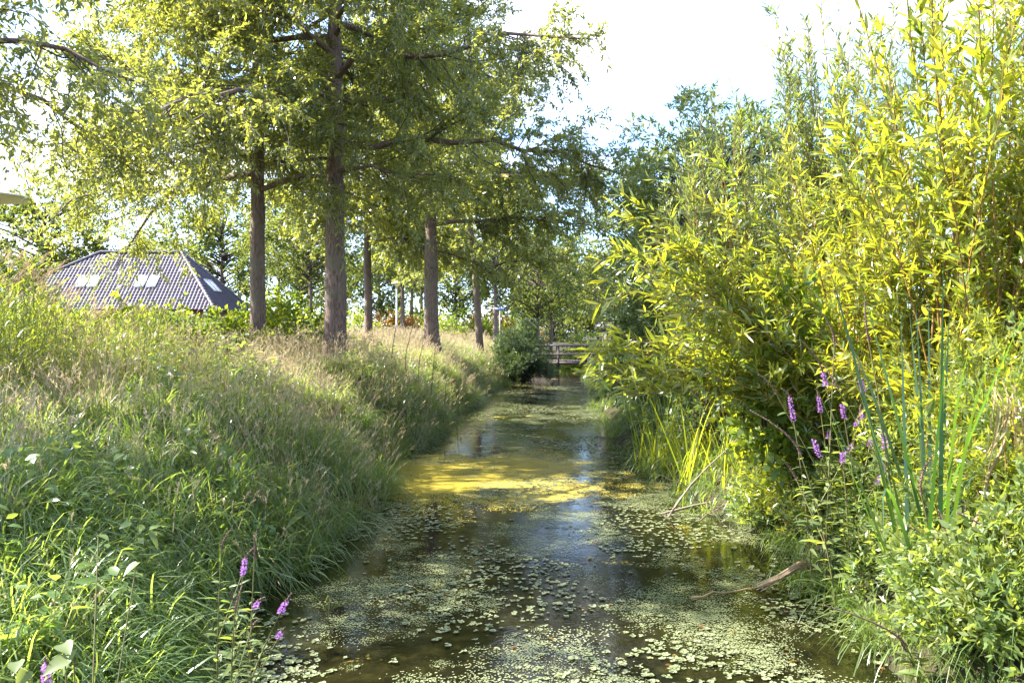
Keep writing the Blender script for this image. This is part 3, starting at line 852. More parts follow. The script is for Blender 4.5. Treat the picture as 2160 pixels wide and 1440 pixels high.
def willow(base, label, seed, tips, lift, mat='willow', twig='twig', n_side=5, side_len=.45, sp=.026, leaf=(.115, .019), s0=.25, single=0, name='willow_shrub', group='willows on the right bank', lean_up=.35, side_droop=.1, simple=False):
    r = rng(seed); base = np.asarray(base, float)
    t = root(name, base, label, 'shrub', group)
    n = len(tips)
    b0 = base + np.stack([r.normal(0, .22, n), r.normal(0, .22, n), np.full(n, -.05)], -1)
    P = whip_lines(r, b0, tips, lift)
    L = np.linalg.norm(tips - b0, axis=1)
    gs = Geo()
    tubes(gs, P, (.003 + .0022 * L)[:, None] * np.linspace(1, .22, 8)[None], 5)
    wi = np.repeat(np.arange(n), n_side)
    s = r.uniform(s0, .97, len(wi))
    Lc = side_len * r.uniform(.5, 1.3, len(wi)) * (1.25 - .6 * s)
    Sd = offshoots(r, P, wi, s, Lc, .62, .7, side_droop, lean_up, 5)
    tubes(gs, Sd, np.broadcast_to(np.array([.0028, .0024, .002, .0014, .0009]), (len(Sd), 5)), 3)
    gs.obj('stems', M[twig], t, base, kind='stuff')
    # leaves on side shoots and on the outer part of the whips
    nl = np.maximum((Lc / sp).astype(int), 4); w1 = np.repeat(np.arange(len(wi)), nl)
    p1, t1 = along(Sd, w1, r.uniform(.08, 1, len(w1)))
    nl2 = np.maximum((L * .6 / sp).astype(int), 4); w2 = np.repeat(np.arange(n), nl2)
    p2, t2 = along(P, w2, r.uniform(.42, 1, len(w2)))
    p = np.concatenate([p1, p2]); tt = np.concatenate([t1, t2])
    v = rand_dir(r, len(p)); v = nrm(v - tt * np.sum(v * tt, -1, keepdims=True))
    a = r.uniform(.35, 1.0, len(p))[:, None]
    d = nrm(tt * np.cos(a) + v * np.sin(a) + np.array([0, 0, -.05]))
    nn = nrm(rand_dir(r, len(p)) * .8 + np.array([0, 0, .6]))
    tone = np.clip(np.concatenate([r.normal(.5, .22, len(wi))[w1], r.normal(.5, .22, n)[w2]]) + r.normal(0, .26, len(p)), 0, 1)
    LL = leaf[0] * r.uniform(.35, 1.3, len(p)); WW = leaf[1] * r.uniform(.6, 1.25, len(p)) * np.sqrt(LL / leaf[0])
    bend = r.uniform(-.05, .55, len(p))
    rest = np.ones(len(p), bool)
    if single:
        # the leaves that show largest become objects of their own
        dist = np.linalg.norm(p - np.array([0, 0, EYE]), axis=1)
        vis = (np.abs(p[:, 0] / p[:, 1]) < .63) & (np.abs((p[:, 2] - EYE) / p[:, 1]) < .43) & (p[:, 1] > .5)
        side = np.abs(np.sum(nn * nrm(p - np.array([0, 0, EYE])), -1)) + .3
        score = np.where(vis, LL * side / dist, 0)
        big = np.argsort(-score)[:single]
        rest[big] = False
        kinds = []
        for q in range(8):
            gk = Geo()
            lances(gk, np.zeros((1, 3)), np.array([[1., 0, 0]]), np.array([[0, 0, 1.]]), [1.0], [leaf[1] / leaf[0]], [.02 + q * .045], np.array([.12 + q * .1]))
            kinds.append(gk.mesh('leaf', M[mat]))
        for j in big:
            sd = nrm(np.cross(nn[j], d[j])); n2 = np.cross(d[j], sd)
            m4 = Matrix(((d[j][0], sd[0], n2[0], 0), (d[j][1], sd[1], n2[1], 0), (d[j][2], sd[2], n2[2], 0), (0, 0, 0, 1)))
            o = link('leaf', kinds[int(r.integers(0, 8))], t)
            o.matrix_basis = Matrix.Translation(Vector(p[j] - base)) @ m4 @ Matrix.Scale(float(LL[j]), 4)
    gl = Geo()
    if simple: quads(gl, p, d, nn, LL, WW * 1.05, tone)
    else: lances(gl, p[rest], d[rest], nn[rest], LL[rest], WW[rest], bend[rest], tone[rest])
    gl.obj('foliage', M[mat], t, base, kind='stuff')
    return len(p)

def fan(r, n, c, dx, dy, z0, z1, base):
    """whip tips spread over a box round c"""
    return np.stack([c[0] + r.uniform(-dx, dx, n), c[1] + r.uniform(-dy, dy, n), r.uniform(z0, z1, n)], -1)

n_leaves = 0
r = rng(600)
b = gnd(4.1, 6.9)
n_leaves += willow(b, 'tall bright yellow green willow filling the right edge of the photo', 600, fan(r, 170, (4.15, 6.3), 1.35, 1.1, .9, 5.8, b), np.array([0, 0, .5]), single=300, n_side=7, side_len=.5, s0=.12, sp=.025, leaf=(.145, .025))
b = gnd(3.95, 9.2)
n_leaves += willow(b, 'bushy yellow willow left of the tall one, its rounded top against the sky', 601, fan(r, 100, (3.8, 8.8), 1.05, .9, 1.35, 4.4, b), np.array([0, 0, .5]), single=0, n_side=7, side_len=.42, s0=.12, sp=.027, leaf=(.14, .023))
# arching branches over the ditch
b = gnd(3.75, 8.2)
tips = np.array([at(px, py, 1.4 * d) for px, py, d in [
    (1262, 512, 5.2), (1300, 440, 5.3), (1335, 425, 5.4), (1318, 608, 5.0), (1330, 560, 5.2), (1345, 655, 4.9), (1225, 778, 4.9), (1265, 725, 5.0), (1300, 745, 5.1), (1255, 800, 4.9),
    (1310, 830, 4.9), (1390, 720, 5.2), (1420, 470, 5.6), (1470, 400, 5.7), (1480, 350, 5.8), (1430, 620, 5.4), (1400, 820, 5.1), (1450, 760, 5.3),
    (1500, 520, 5.6), (1530, 640, 5.6), (1370, 520, 5.5), (1520, 740, 5.3), (1560, 430, 5.9), (1600, 700, 5.3), (1240, 745, 5.0), (1350, 800, 5.0),
    (1290, 790, 5.0), (1330, 850, 4.8), (1430, 540, 5.5), (1470, 590, 5.5), (1545, 560, 5.6), (1420, 780, 5.2), (1480, 700, 5.4), (1590, 620, 5.4), (1640, 760, 5.2), (1700, 640, 5.4), (1350, 590, 5.1), (1400, 560, 5.3), (1440, 700, 5.2), (1380, 640, 5.2)]])
n_leaves += willow(b, 'golden willow whose arching branches reach out over the ditch', 602, tips, np.array([.2, 0, .8]), single=260, n_side=7, side_len=.5, sp=.026, leaf=(.155, .026), lean_up=.3, s0=.35)
for i, (x_, y_, R_, H_, lab) in enumerate([(3.7, 5.9, .7, 1.7, 'leafy young willow growth at the foot of the tall bright willow'), (3.35, 7.3, .7, 1.3, 'leafy young willow growth under the arching golden branches'), (3.4, 8.7, .7, 1.3, 'leafy young willow growth behind the sedge row'), (3.3, 5.2, .6, 1.7, 'leafy young willow growth behind the sword leaves'), (2.95, 8.0, .6, 1.5, 'leafy young willow growth behind the largest purple spike')]):
    bush(gnd(x_, y_), lab, 490 + i, R_, H_, 60, 9, .24, 10, (.09, .017), 'willow', 'shrub', 'young_willow', 'young willows on the right bank', .4, clump=.18, twig='twig', inner=.3)
b = gnd(4.5, 10.9)
n_leaves += willow(b, 'tall grey green osier with wispy tops, highest of the middle right thicket', 603, fan(r, 140, (4.3, 10.5), 1.0, .8, 2.2, 6.8, b), np.array([0, 0, .6]), 'osier', simple=True, n_side=8, side_len=.5, sp=.026, leaf=(.135, .023))
b = gnd(3.2, 11.6)
n_leaves += willow(b, 'grey green osier in shade, second highest of the middle right thicket', 604, fan(r, 140, (3.15, 11.2), 1.05, .8, 1.5, 5.5, b), np.array([0, 0, .6]), 'osier', simple=True, n_side=8, side_len=.5, sp=.028, leaf=(.13, .022))
b = gnd(6.4, 9.8)
n_leaves += willow(b, 'leafy willow behind the tall bright one at the upper right', 605, fan(r, 90, (6.0, 9.4), 1.3, 1.0, 2.2, 6.6, b), np.array([0, 0, .5]), 'willow', simple=True, n_side=6, side_len=.5, sp=.03, leaf=(.125, .022))

# ------------------------------------------------------------------ reeds (a bed nobody could count)
def reed_kind(seed, h, plume):
    r = rng(seed); g = Geo()
    u = np.linspace(0, 1, 6)
    lean = r.uniform(.02, .16)
    C = np.stack([lean * h * u ** 2, r.normal(0, .02) * u, h * u], -1)
    tubes(g, C, np.linspace(.005, .0022, 6), 4, .6, 0)
    n = 11
    s = np.linspace(.18, .97, n); P, T = along(C[None], np.zeros(n, int), s)
    az = np.arange(n) * np.pi + r.normal(0, .6, n)
    D = nrm(np.stack([np.cos(az) * .8 + .25, np.sin(az) * .8, r.uniform(.5, 1.3, n)], -1))
    blades(g, P, D, r.uniform(.30, .52, n) * (1.1 - .35 * s), r.uniform(.014, .024, n), r.uniform(.3, .9, n), k=6, tone=r.uniform(0, 1, n), flat=.6)
    if plume:
        n = 60
        s = r.uniform(0, 1, n)
        P = C[-1] + np.stack([.14 * s ** 1.5, 0 * s, .24 * s - .06 * s ** 2], -1) + r.normal(0, .008, (n, 3))
        D = nrm(np.stack([.6 + r.normal(0, .4, n), r.normal(0, .5, n), .7 + r.normal(0, .3, n)], -1))
        quads(g, P, D, rand_dir(r, n), r.uniform(.05, .10, n) * (1.2 - s * .6), np.full(n, .006), r.uniform(0, 1, n), mat=1)
    return g.mesh('reed_stalk', [M['reed'], M['plume']])
reeds = [reed_kind(700 + i, 1.55 + .1 * i, i in (1, 4)) for i in range(6)]
r = rng(71)
n = 1100
px = r.uniform(-120, 470, n); d = r.uniform(9.2, 13.8, n)
w = np.clip(1 - np.clip(px - 120, 0, 400) / 420, .25, 1)
x = (px - 1080) / FPX * d; z = terrain(x, d)
rot = np.stack([r.normal(0, .08, n), r.normal(.04, .10, n), r.normal(0, .9, n)], -1)
sc = np.where(px < 330, 1.0, .72) * r.uniform(.55, 1.0, n) * np.interp(px, [-120, 60, 120, 200, 330], [.95, .95, .68, .58, .62])
scatter('reeds', reeds, np.stack([x, d, z], -1), rot, sc, r.integers(0, 6, n))

# ------------------------------------------------------------------ what floats on the ditch
def rosette_kind(seed, n, rad, lift=.006):
    r = rng(seed); g = Geo()
    for i in range(n):
        a = i * 2.4 + r.uniform(0, .5); q = rad * r.uniform(.35, .75) if i else 0
        lr = rad * r.uniform(.32, .5)
        th = np.linspace(a + np.pi + .25, a + 3 * np.pi - .25, 9)
        c = np.array([q * np.cos(a), q * np.sin(a), 0])
        tilt = r.normal(0, .10, 2)
        x_, y_ = lr * np.cos(th), lr * np.sin(th)
        ring = np.stack([c[0] + x_, c[1] + y_, lift + np.abs(r.normal(0, .003)) + .0012 * i + tilt[0] * x_ + tilt[1] * y_ + np.abs(r.normal(0, .0015, 9))], -1)
        ring[:, 2] = np.maximum(ring[:, 2], .002)
        mid = c - np.array([np.cos(a), np.sin(a), 0]) * lr * .1 + np.array([0, 0, lift * .6 + .0012 * i])
        V = np.concatenate([[mid], ring])
        g.add(V, [[0, j, j + 1] for j in range(1, 9)], r.uniform(0, 1))
    return g.mesh('floating_leaf_rosette', M['rosette'])
ros = [rosette_kind(800 + i, 4 + i % 4, .034 + .005 * (i % 3)) for i in range(8)]
r = rng(81)
def pond(n, y0, y1, pw=1.0):
    y = y0 + (y1 - y0) * r.uniform(0, 1, n) ** pw
    q = r.uniform(0, 1, n)
    x = cx(y) + np.where(q < .42, -half_w(y, 1) * r.uniform(0, .98, n), half_w(y, 2) * r.uniform(0, .98, n))
    return x, y
def dens_at(x, y):
    f = .5 + .22 * np.sin(2.3 * x + 1.1 * y + .6) + .2 * np.sin(1.7 * y - 1.9 * x + 2.2) + .16 * np.sin(4.1 * x + 2.7 * y) + .14 * np.sin(5.3 * y - 3.3 * x + 1)
    return f
x, y = pond(34000, 3.0, 34, 1.25)
keep = r.uniform(0, 1, len(x)) < np.clip(dens_at(x, y) * 1.9 - .72, .02, 1)
x, y = x[keep], y[keep]
dist = np.hypot(x, y)
o_ = np.argsort(dist)
# the nearest 300 rosettes are things of their own
near = [j for j in o_ if y[j] > 4.75 and abs(x[j] / y[j]) < .63 and r.uniform() < .8][:300]
far = np.ones(len(x), bool); far[near] = False
for j in near:
    o = link('floating_leaf_rosette', ros[int(r.integers(0, 8))], loc=(x[j], y[j], .002))
    o.rotation_euler = (0, 0, r.uniform(0, 6.28)); q = r.uniform(.5, 1.05); o.scale = (q, q, q)
    tag(o, 'small pale rosette of round floating leaves among its like on the near ditch water', 'water plant', 'floating leaf rosettes on the near water')
n = far.sum()
scatter('floating_weed', ros, np.stack([x[far], y[far], np.full(n, .002)], -1), np.stack([0 * x[far], 0 * x[far], r.uniform(0, 6.28, n)], -1), r.uniform(.32, .85, n), r.integers(0, 8, n))
# duckweed: rafts of tiny leaves
def duck_kind(seed):
    r_ = rng(seed); g = Geo(); n = 60
    c = np.stack([r_.normal(0, .055, n), r_.normal(0, .055, n), r_.uniform(.001, .004, n)], -1)
    a = r_.uniform(0, 6.28, n)
    quads(g, c, np.stack([np.cos(a), np.sin(a), 0 * a], -1), np.broadcast_to([0, 0, 1.], (n, 3)), r_.uniform(.008, .017, n), r_.uniform(.006, .012, n), r_.uniform(0, 1, n), .5)
    return g.mesh('duckweed_raft', M['rosette'])
ducks = [duck_kind(820 + i) for i in range(5)]
M['algae'] = leaf_mat('algae_flake', (.34, .27, .03), (.52, .42, .06), (.3, .25, .03), (.4, .3, .04), 0.15, 0.45, 0.4, inst=True)
def algae_kind(seed):
    me = duck_kind(seed); me.materials.clear(); me.materials.append(M['algae']); return me
n = 2600
q_ = rng(83)
x = q_.normal(-.55, .95, n); y = q_.normal(12.3, 1.0, n)
k_ = (np.abs(x - cx(y)) < HALF) & (dens_at(x * .8, y * .8) > .33); x, y = x[k_], y[k_]; n = len(x)
scatter('algae_raft', [algae_kind(840 + i) for i in range(4)], np.stack([x, y, np.full(n, .004)], -1), np.stack([0 * x, 0 * x, q_.uniform(0, 6.28, n)], -1), q_.uniform(.8, 1.9, n), q_.integers(0, 4, n))
x, y = pond(15000, 3.0, 30, 1.3)
keep = r.uniform(0, 1, len(x)) < np.clip(dens_at(x * 1.2 + 1, y) * 2.0 - .85, .01, 1)
x, y = x[keep], y[keep]; n = len(x)
scatter('duckweed', ducks, np.stack([x, y, np.full(n, .001)], -1), np.stack([0 * x, 0 * x, r.uniform(0, 6.28, n)], -1), r.uniform(.6, 1.6, n), r.integers(0, 5, n))
# fallen leaves on the water
g = Geo(); n = 70
x, y = pond(n, 4.6, 14, 1.3); a = r.uniform(0, 6.28, n)
lances(g, np.stack([x, y, np.full(n, .012)], -1), np.stack([np.cos(a), np.sin(a), .1 + 0 * a], -1), nrm(np.array([0, 0, 1.]) + r.normal(0, .2, (n, 3))), r.uniform(.04, .09, n), r.uniform(.015, .03, n), .3, r.uniform(0, 1, n))
g.obj('fallen_leaves', M['autumn'], kind='stuff')

# ------------------------------------------------------------------ right bank marsh plants
def loosestrife(loc, h, lean, label, seed, bloom=.14, seedl=.18, n_leaf=34, group='purple loosestrife on the right bank', side=2, sc=1.0):
    """stem with paired leaves, purple spike, brown seed tips"""
    r = rng(seed); loc = np.asarray(loc, float); h = h / sc; lean = np.asarray(lean) / sc
    t = root('purple_loosestrife', loc, label, 'flower', group); t.scale = (sc, sc, sc)
    u = np.linspace(0, 1, 9)[:, None]
    C = np.array([0, 0, 0]) + u * np.array([lean[0], lean[1], h]) + (u * (1 - u)) * np.array([-lean[0] * .5, 0, 0])
    lines = [C]
    g = Geo(); tubes(g, C, np.linspace(.006, .0028, 9), 6)
    for q in range(side):
        s0 = .45 + .2 * q
        p, tt = along(C[None], np.array([0]), np.array([s0])); a = r.uniform(0, 6.28)
        e = nrm(np.array([[np.cos(a) * .55 + .0, np.sin(a) * .55, 1.0]]))[0]
        B = p[0] + np.linspace(0, 1, 6)[:, None] * e * h * (1 - s0) * .75
        lines.append(B); tubes(g, B, np.linspace(.004, .002, 6), 5)
    g.obj('stem', M['stem'], t)
    gl = Geo()
    for i, Ln in enumerate(lines):
        n = n_leaf if i == 0 else n_leaf // 3
        s = np.repeat(np.linspace(.06, .80, n // 2), 2)
        P, T = along(Ln[None], np.zeros(len(s), int), s)
        az = np.repeat(np.arange(n // 2) * 1.57, 2) + np.tile([0, np.pi], n // 2) + r.normal(0, .2, len(s))
        D = nrm(np.stack([np.cos(az), np.sin(az), .35 + r.normal(0, .25, len(s))], -1))
        lances(gl, P, D, nrm(np.array([0, 0, 1.]) + r.normal(0, .35, (len(s), 3))), (.105 - .05 * s) * r.uniform(.7, 1.2, len(s)), (.024 - .008 * s) * r.uniform(.8, 1.2, len(s)), r.uniform(.1, .5, len(s)), r.uniform(0, 1, len(s)))
    gl.obj('foliage', M['marsh'], t, kind='stuff')
    for i, Ln in enumerate(lines):
        top = Ln[-1]; e = nrm((Ln[-1] - Ln[-2])[None])[0]
        f = 1.0 if i == 0 else .55
        if bloom:
            n = int(130 * f); s = r.uniform(0, 1, n); az = r.uniform(0, 6.28, n)
            rad = .014 * (1.15 - .5 * s)
            P = top + e * (s * bloom * f)[:, None] + np.stack([np.cos(az), np.sin(az), 0 * az], -1) * (rad * .5)[:, None]
            D = nrm(np.stack([np.cos(az), np.sin(az), r.normal(.2, .4, n)], -1))
            gf = Geo(); quads(gf, P, D, rand_dir(r, n), r.uniform(.010, .017, n), r.uniform(.005, .009, n), r.uniform(0, 1, n))
            gf.obj('flower_spike', M['flower'], t)
            top = top + e * bloom * f
        if seedl:
            n = int(60 * f * seedl / .18); s = np.linspace(0, 1, n); az = np.arange(n) * 2.4
            L_ = seedl * f
            bend = np.array([r.normal(0, .4), r.normal(0, .4), 0])
            gs = Geo()
            Cn = top + e * (np.linspace(0, 1, 6) * L_)[:, None] + bend * (np.linspace(0, 1, 6)[:, None] ** 2) * L_
            tubes(gs, Cn, np.linspace(.004, .002, 6), 5)
            P, _ = along(Cn[None], np.zeros(n, int), s)
            D = nrm(np.stack([np.cos(az), np.sin(az), .7 + 0 * az], -1))
            quads(gs, P, D, np.stack([-np.sin(az), np.cos(az), 0 * az], -1), (.014 - .006 * s), (.009 - .004 * s))
            quads(gs, P, D, nrm(np.stack([np.cos(az), np.sin(az), -1.4 + 0 * az], -1)), (.014 - .006 * s), (.009 - .004 * s))
            gs.obj('seed_spike', M['seed'], t)
    return t

pl = [(1675, 838, 4.5, .15, .06, 'the largest bright purple loosestrife spike above the sedges'),
      (1743, 785, 4.6, .09, .22, 'highest purple loosestrife, its brown seed tip well above the others'),
      (1732, 838, 4.7, .10, .05, 'thin purple loosestrife close to the right of the largest spike'),
      (1782, 850, 4.5, .10, .0, 'purple loosestrife in the middle of the flower group'),
      (1822, 800, 4.6, .08, .12, 'small purple loosestrife high in the group, right of the middle one'),
      (1730, 925, 4.4, .11, .0, 'low purple loosestrife under the thin one'),
      (1868, 905, 4.3, .12, .10, 'bright purple loosestrife nearest the tall sword leaves'),
      (1865, 970, 4.2, .07, .0, 'short purple loosestrife directly under the one by the sword leaves'),
      (1780, 955, 4.35, .06, .0, 'tiny violet loosestrife below the middle of the group'),
      (1620, 1062, 8.4, .09, .0, 'small pinkish loosestrife low at the water by the bare twigs'),
      (1895, 1210, 3.95, .06, .0, 'small violet loosestrife low over the right water edge'),
      (2135, 1165, 3.7, .08, .0, 'purple loosestrife at the right edge of the photo'),
      (1981, 1300, 3.75, .03, .05, 'lowest loosestrife with a single purple floret over the water')]
for i, (px, py, d, bl, sd, lab) in enumerate(pl):
    K = 1.0 if d > 8 else 1.25
    p = at(px, py, d * 1.4 if d < 8 else d)
    lean = np.array([rng(900 + i).normal(-.10, .10), -.12])
    x0, y0 = p[0] - lean[0] + .1, p[1] - lean[1]
    z0 = max(float(terrain(x0, y0)), -.05)
    loosestrife((x0, y0, z0), max(p[2] - bl * K - z0, .15), (lean[0] - .1, lean[1]), lab, 900 + i, bl, sd, 40 if p[2] > .8 else 20, side=1 if bl > .07 else 0, sc=K)
# spent loosestrife with brown seed spikes only
sp = [(1832, 690, 4.2, 'tall spent loosestrife with a long brown seed spike beside the sword leaves'), (1760, 700, 4.6, 'spent loosestrife with brown seed spike above the purple flowers'),
      (1690, 930, 4.3, 'spent loosestrife bending low with a brown spike under the largest purple one'), (1945, 1010, 3.7, 'spent loosestrife with a curved brown spike in front of the sword leaves'),
      (2010, 1120, 3.6, 'spent loosestrife with pinkish brown tip over the pale green bank leaves'), (1915, 1330, 3.4, 'stout spent loosestrife spike hanging over the lower right water'),
      (2120, 1120, 3.5, 'spent loosestrife with a pale bent spike at the lower right edge')]
for i, (px, py, d, lab) in enumerate(sp):
    p = at(px, py, d * 1.4); q = rng(940 + i)
    lean = np.array([q.normal(-.12, .1), -.1])
    x0, y0 = p[0] - lean[0], p[1] - lean[1]
    z0 = max(float(terrain(x0, y0)), -.05)
    loosestrife((x0, y0, z0), max(p[2] - z0 - .1, .15), lean, lab, 940 + i, 0, .24, 30, 'spent loosestrife on the right bank', side=1, sc=1.4)

# leafy marsh herbs along the right water edge
mh = [(1610, 1125, 8.7, .5, .45), (1670, 1145, 8.3, .6, .80), (1750, 1185, 7.6, .6, .85), (1815, 1235, 6.9, .55, .75), (1880, 1290, 6.3, .5, .70), (1945, 1350, 5.7, .5, .62),
      (2040, 1380, 5.4, .5, .70), (2130, 1350, 5.4, .5, 1.0), (2190, 1300, 5.4, .5, 1.3), (1760, 1120, 8.0, .6, 1.25), (1850, 1160, 7.2, .6, 1.25), (1940, 1190, 6.4, .55, 1.3), (2030, 1220, 5.9, .55, 1.35), (2120, 1200, 5.5, .5, 1.6), (1720, 1120, 8.4, .6, .85), (2080, 1400, 4.7, .5, .75), (2170, 1420, 4.4, .5, .85), (2010, 1395, 5.0, .45, .55), (2230, 1380, 4.6, .5, 1.0)]
where = ['farthest along the edge, next to the sedges', 'right beside the bare branch', 'behind the folded dead reed bundle', 'just right of the folded dead reed bundle', 'low at the water left of the sword leaves', 'hanging lowest over the water by the sword leaves',
         'in the lower right corner above dark water', 'below the straw coloured dead leaves', 'at the right edge of the photo', 'under the middle of the purple flowers', 'just left of the sword leaves', 'close behind the sword leaves', 'right of the sword leaves', 'beside the straw coloured dead leaves', 'under the largest purple spike', 'nearest of all, in the lower right corner', 'partly cut off by the right edge at the very bottom', 'at the bottom, left of the corner clump', 'behind the cut off corner clump at the right edge']
for i, (px, py, d, R, H) in enumerate(mh):
    p = at(px, py, d); x0, y0 = p[0] + .1, p[1]
    bush((x0, y0, max(float(terrain(x0, y0)), -.03)), 'pale green leafy marsh herb ' + where[i], 960 + i, R, H, 60, 8, .19, 9, (.075, .020) if i % 3 else (.06, .032), 'marsh', 'water plant', 'marsh_herb', 'marsh herbs on the right bank', .35, clump=.12, twig='stem', inner=.25)

# sword leaved clumps: every blade is a leaf of its own
def blade_mesh(seed, mat, L=1.0, W=.02, droop=.1, k=8, fold=None):
    g = Geo(); r_ = rng(seed)
    D = nrm(np.array([[.10, 0, 1.0]]))
    blades(g, np.zeros((1, 3)), D, [L], [W], [droop], side=np.array([[0, 1., 0]]), k=k, tone=np.array([r_.uniform()]), flat=.8)
    return g.mesh('leaf', M[mat])
def sword_clump(loc, label, seed, n, h, w, mat, name, cat, spread=.12, group=None, tilt=.16, droops=(.05, .15, .3, .6), short=.55):
    r_ = rng(seed)
    t = root(name, loc, label, cat, group)
    kinds = [blade_mesh(seed + i, mat, 1.0, w / h, droops[i % len(droops)]) for i in range(6)]
    for i in range(n):
        o = link('leaf', kinds[int(r_.integers(0, 6))], t)
        a = r_.uniform(0, 6.28); q = spread * math.sqrt(r_.uniform())
        o.location = (q * math.cos(a), q * math.sin(a), -.03)
        L = h * r_.uniform(short, 1.08)
        o.scale = (L, L, L)
        o.rotation_euler = (r_.normal(0, tilt * .6), abs(r_.normal(.0, tilt)), r_.uniform(0, 6.28))
    return t
sword_clump(gnd(2.80, 5.3), 'tall blue green sword leaved clump standing before the bright willow', 1000, 34, 2.75, .032, 'sword', 'cattail', 'water plant', .20, droops=(.04, .10, .22, .6), tilt=.15, short=.6)
sword_clump(gnd(3.25, 4.9), 'shorter sword leaved clump at the right edge with bent leaf tips', 1010, 14, 2.3, .028, 'sword', 'cattail', 'water plant', .16, droops=(.1, .5, .8), tilt=.22)
sg = [(1378, 990), (1410, 1012), (1440, 1000), (1478, 1020), (1510, 1012), (1550, 1030), (1585, 1040), (1425, 965), (1395, 960), (1462, 1045), (1620, 1050), (1535, 1055), (1590, 1072), (1632, 1086), (1562, 1066), (1662, 1098)]
sg = [(px, py, EYE * FPX / (py - 700)) for px, py in sg]
sw = ['outermost toward the open water', 'second from the open water', 'third from the open water', 'in the middle of the row', 'right of the middle of the row', 'next to the bare twigs', 'standing back under the willow branches', 'standing back at the left end', 'alone and nearest the camera', 'at the right end by the flowers', 'farthest back along the bank', 'just behind the bare twigs', 'right of the thick bare branch', 'nearest the marsh herbs', 'touching the thick bare branch', 'last before the purple flowers']
for i, (px, py, d) in enumerate(sg):
    p = at(px, py, d)
    sword_clump((p[0], p[1], -.02), 'bright green sedge clump at the water edge, ' + sw[i], 1020 + 10 * i, 42, 1.7, .024, 'sedge', 'sedge_clump', 'sedge', .26, 'sedge clumps along the right water edge', .17, (.1, .2, .35, .7))

# dead leaves and twigs
def tube_thing(name, lines, radii, mat, label, cat, sides=6, leaf=False):
    o0 = np.asarray(lines[0][0], float)
    t = root(name, o0, label, cat)
    for Ln, rd in zip(lines, radii):
        Ln = np.asarray(Ln, float) - o0
        k = 8; u = np.linspace(0, len(Ln) - 1, k)
        C = np.stack([np.interp(u, np.arange(len(Ln)), Ln[:, c]) for c in range(3)], -1)
        C[1:-1] += rng(len(C) + int(abs(Ln).sum() * 1000)).normal(0, .008, (k - 2, 3))
        g = Geo(); tubes(g, C, np.linspace(rd, rd * .35, k), sides)
        g.obj('twig', M[mat], t)
    return t
main = [at(1395, 1085, 9.6), at(1480, 1062, 9.8), at(1600, 1040, 9.6), at(1720, 1000, 9.4)]
tube_thing('bare_branch', [main, [at(1410, 1092, 9.4), at(1470, 1010, 9.5), at(1560, 925, 9.5), at(1640, 850, 9.6)], [at(1470, 1010, 9.5), at(1430, 1060, 9.5), at(1400, 1100, 9.2)],
                           [at(1560, 1045, 9.6), at(1480, 1095, 9.3), at(1455, 1110, 9.0)], [at(1480, 1062, 9.8), at(1440, 1020, 9.7), at(1385, 1000, 9.7)]], [.017, .011, .008, .008, .007], 'dead',
           'bare grey brown branch dipping into the ditch in front of the sedges', 'branch')
tube_thing('broken_stalk', [[at(1590, 1075, 9.8), at(1630, 970, 9.6), at(1665, 890, 9.6)]], [.016], 'straw', 'single brown broken stalk leaning in front of the sedges', 'stalk')
tube_thing('leaning_stalk', [[at(2030, 1180, 5.0), at(2080, 1030, 5.0), at(2120, 930, 5.0), at(2135, 830, 5.1)]], [.015], 'straw', 'thick straw stalk leaning at the right edge under hanging dead leaves', 'stalk')
def folded_blades(name, loc, spec, label, cat, mat='straw'):
    t = root(name, loc, label, cat); loc = np.asarray(loc, float)
    for i, (P0, P1, P2, w) in enumerate(spec):
        P = np.array([P0, P1, P2]) - loc
        u = np.linspace(0, 1, 10)[:, None]
        C = np.where(u < .5, P[0] + (P[1] - P[0]) * u * 2, P[1] + (P[2] - P[1]) * (u * 2 - 1))
        T = nrm(np.gradient(C, axis=0)); sd = nrm(np.cross(T, np.array([0, -.5, 1.])))
        ww = w * np.clip(np.sin(np.linspace(.35, 3.0, 10)), .15, 1)[:, None]
        dn = nrm(np.cross(T, sd)) * .15
        V = np.stack([C - sd * ww / 2, C + dn * ww, C + sd * ww / 2], 1)
        a = (np.arange(9) * 3)[:, None]
        F = np.concatenate([a + [0, 1, 4, 3], a + [1, 2, 5, 4]])
        g = Geo(); g.add(V.reshape(-1, 3), F, rng(i).uniform()); g.obj('leaf', M[mat], t)
    return t
r = rng(91)
c = at(1690, 1190, 5.0)
spec = [(at(1610 + r.uniform(-30, 15), 1240 + r.uniform(-14, 10), 6.75 + r.uniform(-.05, .05)), at(1700 + r.uniform(-12, 16), 1186 + r.uniform(-8, 8), 6.7), at(1745 + r.uniform(-10, 10), 1215 + r.uniform(-10, 8), 6.8), r.uniform(.016, .032)) for _ in range(11)]
folded_blades('dead_reed_bundle', at(1690, 1225, 6.9), spec, 'folded straw coloured bundle of dead reed leaves lying on the water', 'dead reeds')
tube_thing('floating_stalk', [[at(1460, 1262, 6.5), at(1540, 1248, 6.6), at(1630, 1236, 6.75)]], [.011], 'straw', 'long orange brown stalk floating left from the dead reed bundle', 'stalk')
spec = [(at(q, 800 + r.uniform(-10, 40), 5.0 + r.uniform(-.1, .1)), at(q + r.uniform(-10, 30), 870 + r.uniform(-30, 30), 4.9), at(q + r.uniform(-40, 30), 980 + r.uniform(-60, 60), 4.95), r.uniform(.008, .020)) for q in r.uniform(2080, 2160, 14)]
folded_blades('hanging_dead_leaves', at(2120, 800, 5.0), spec, 'straw coloured dead leaves hanging down at the right edge', 'dead leaves')

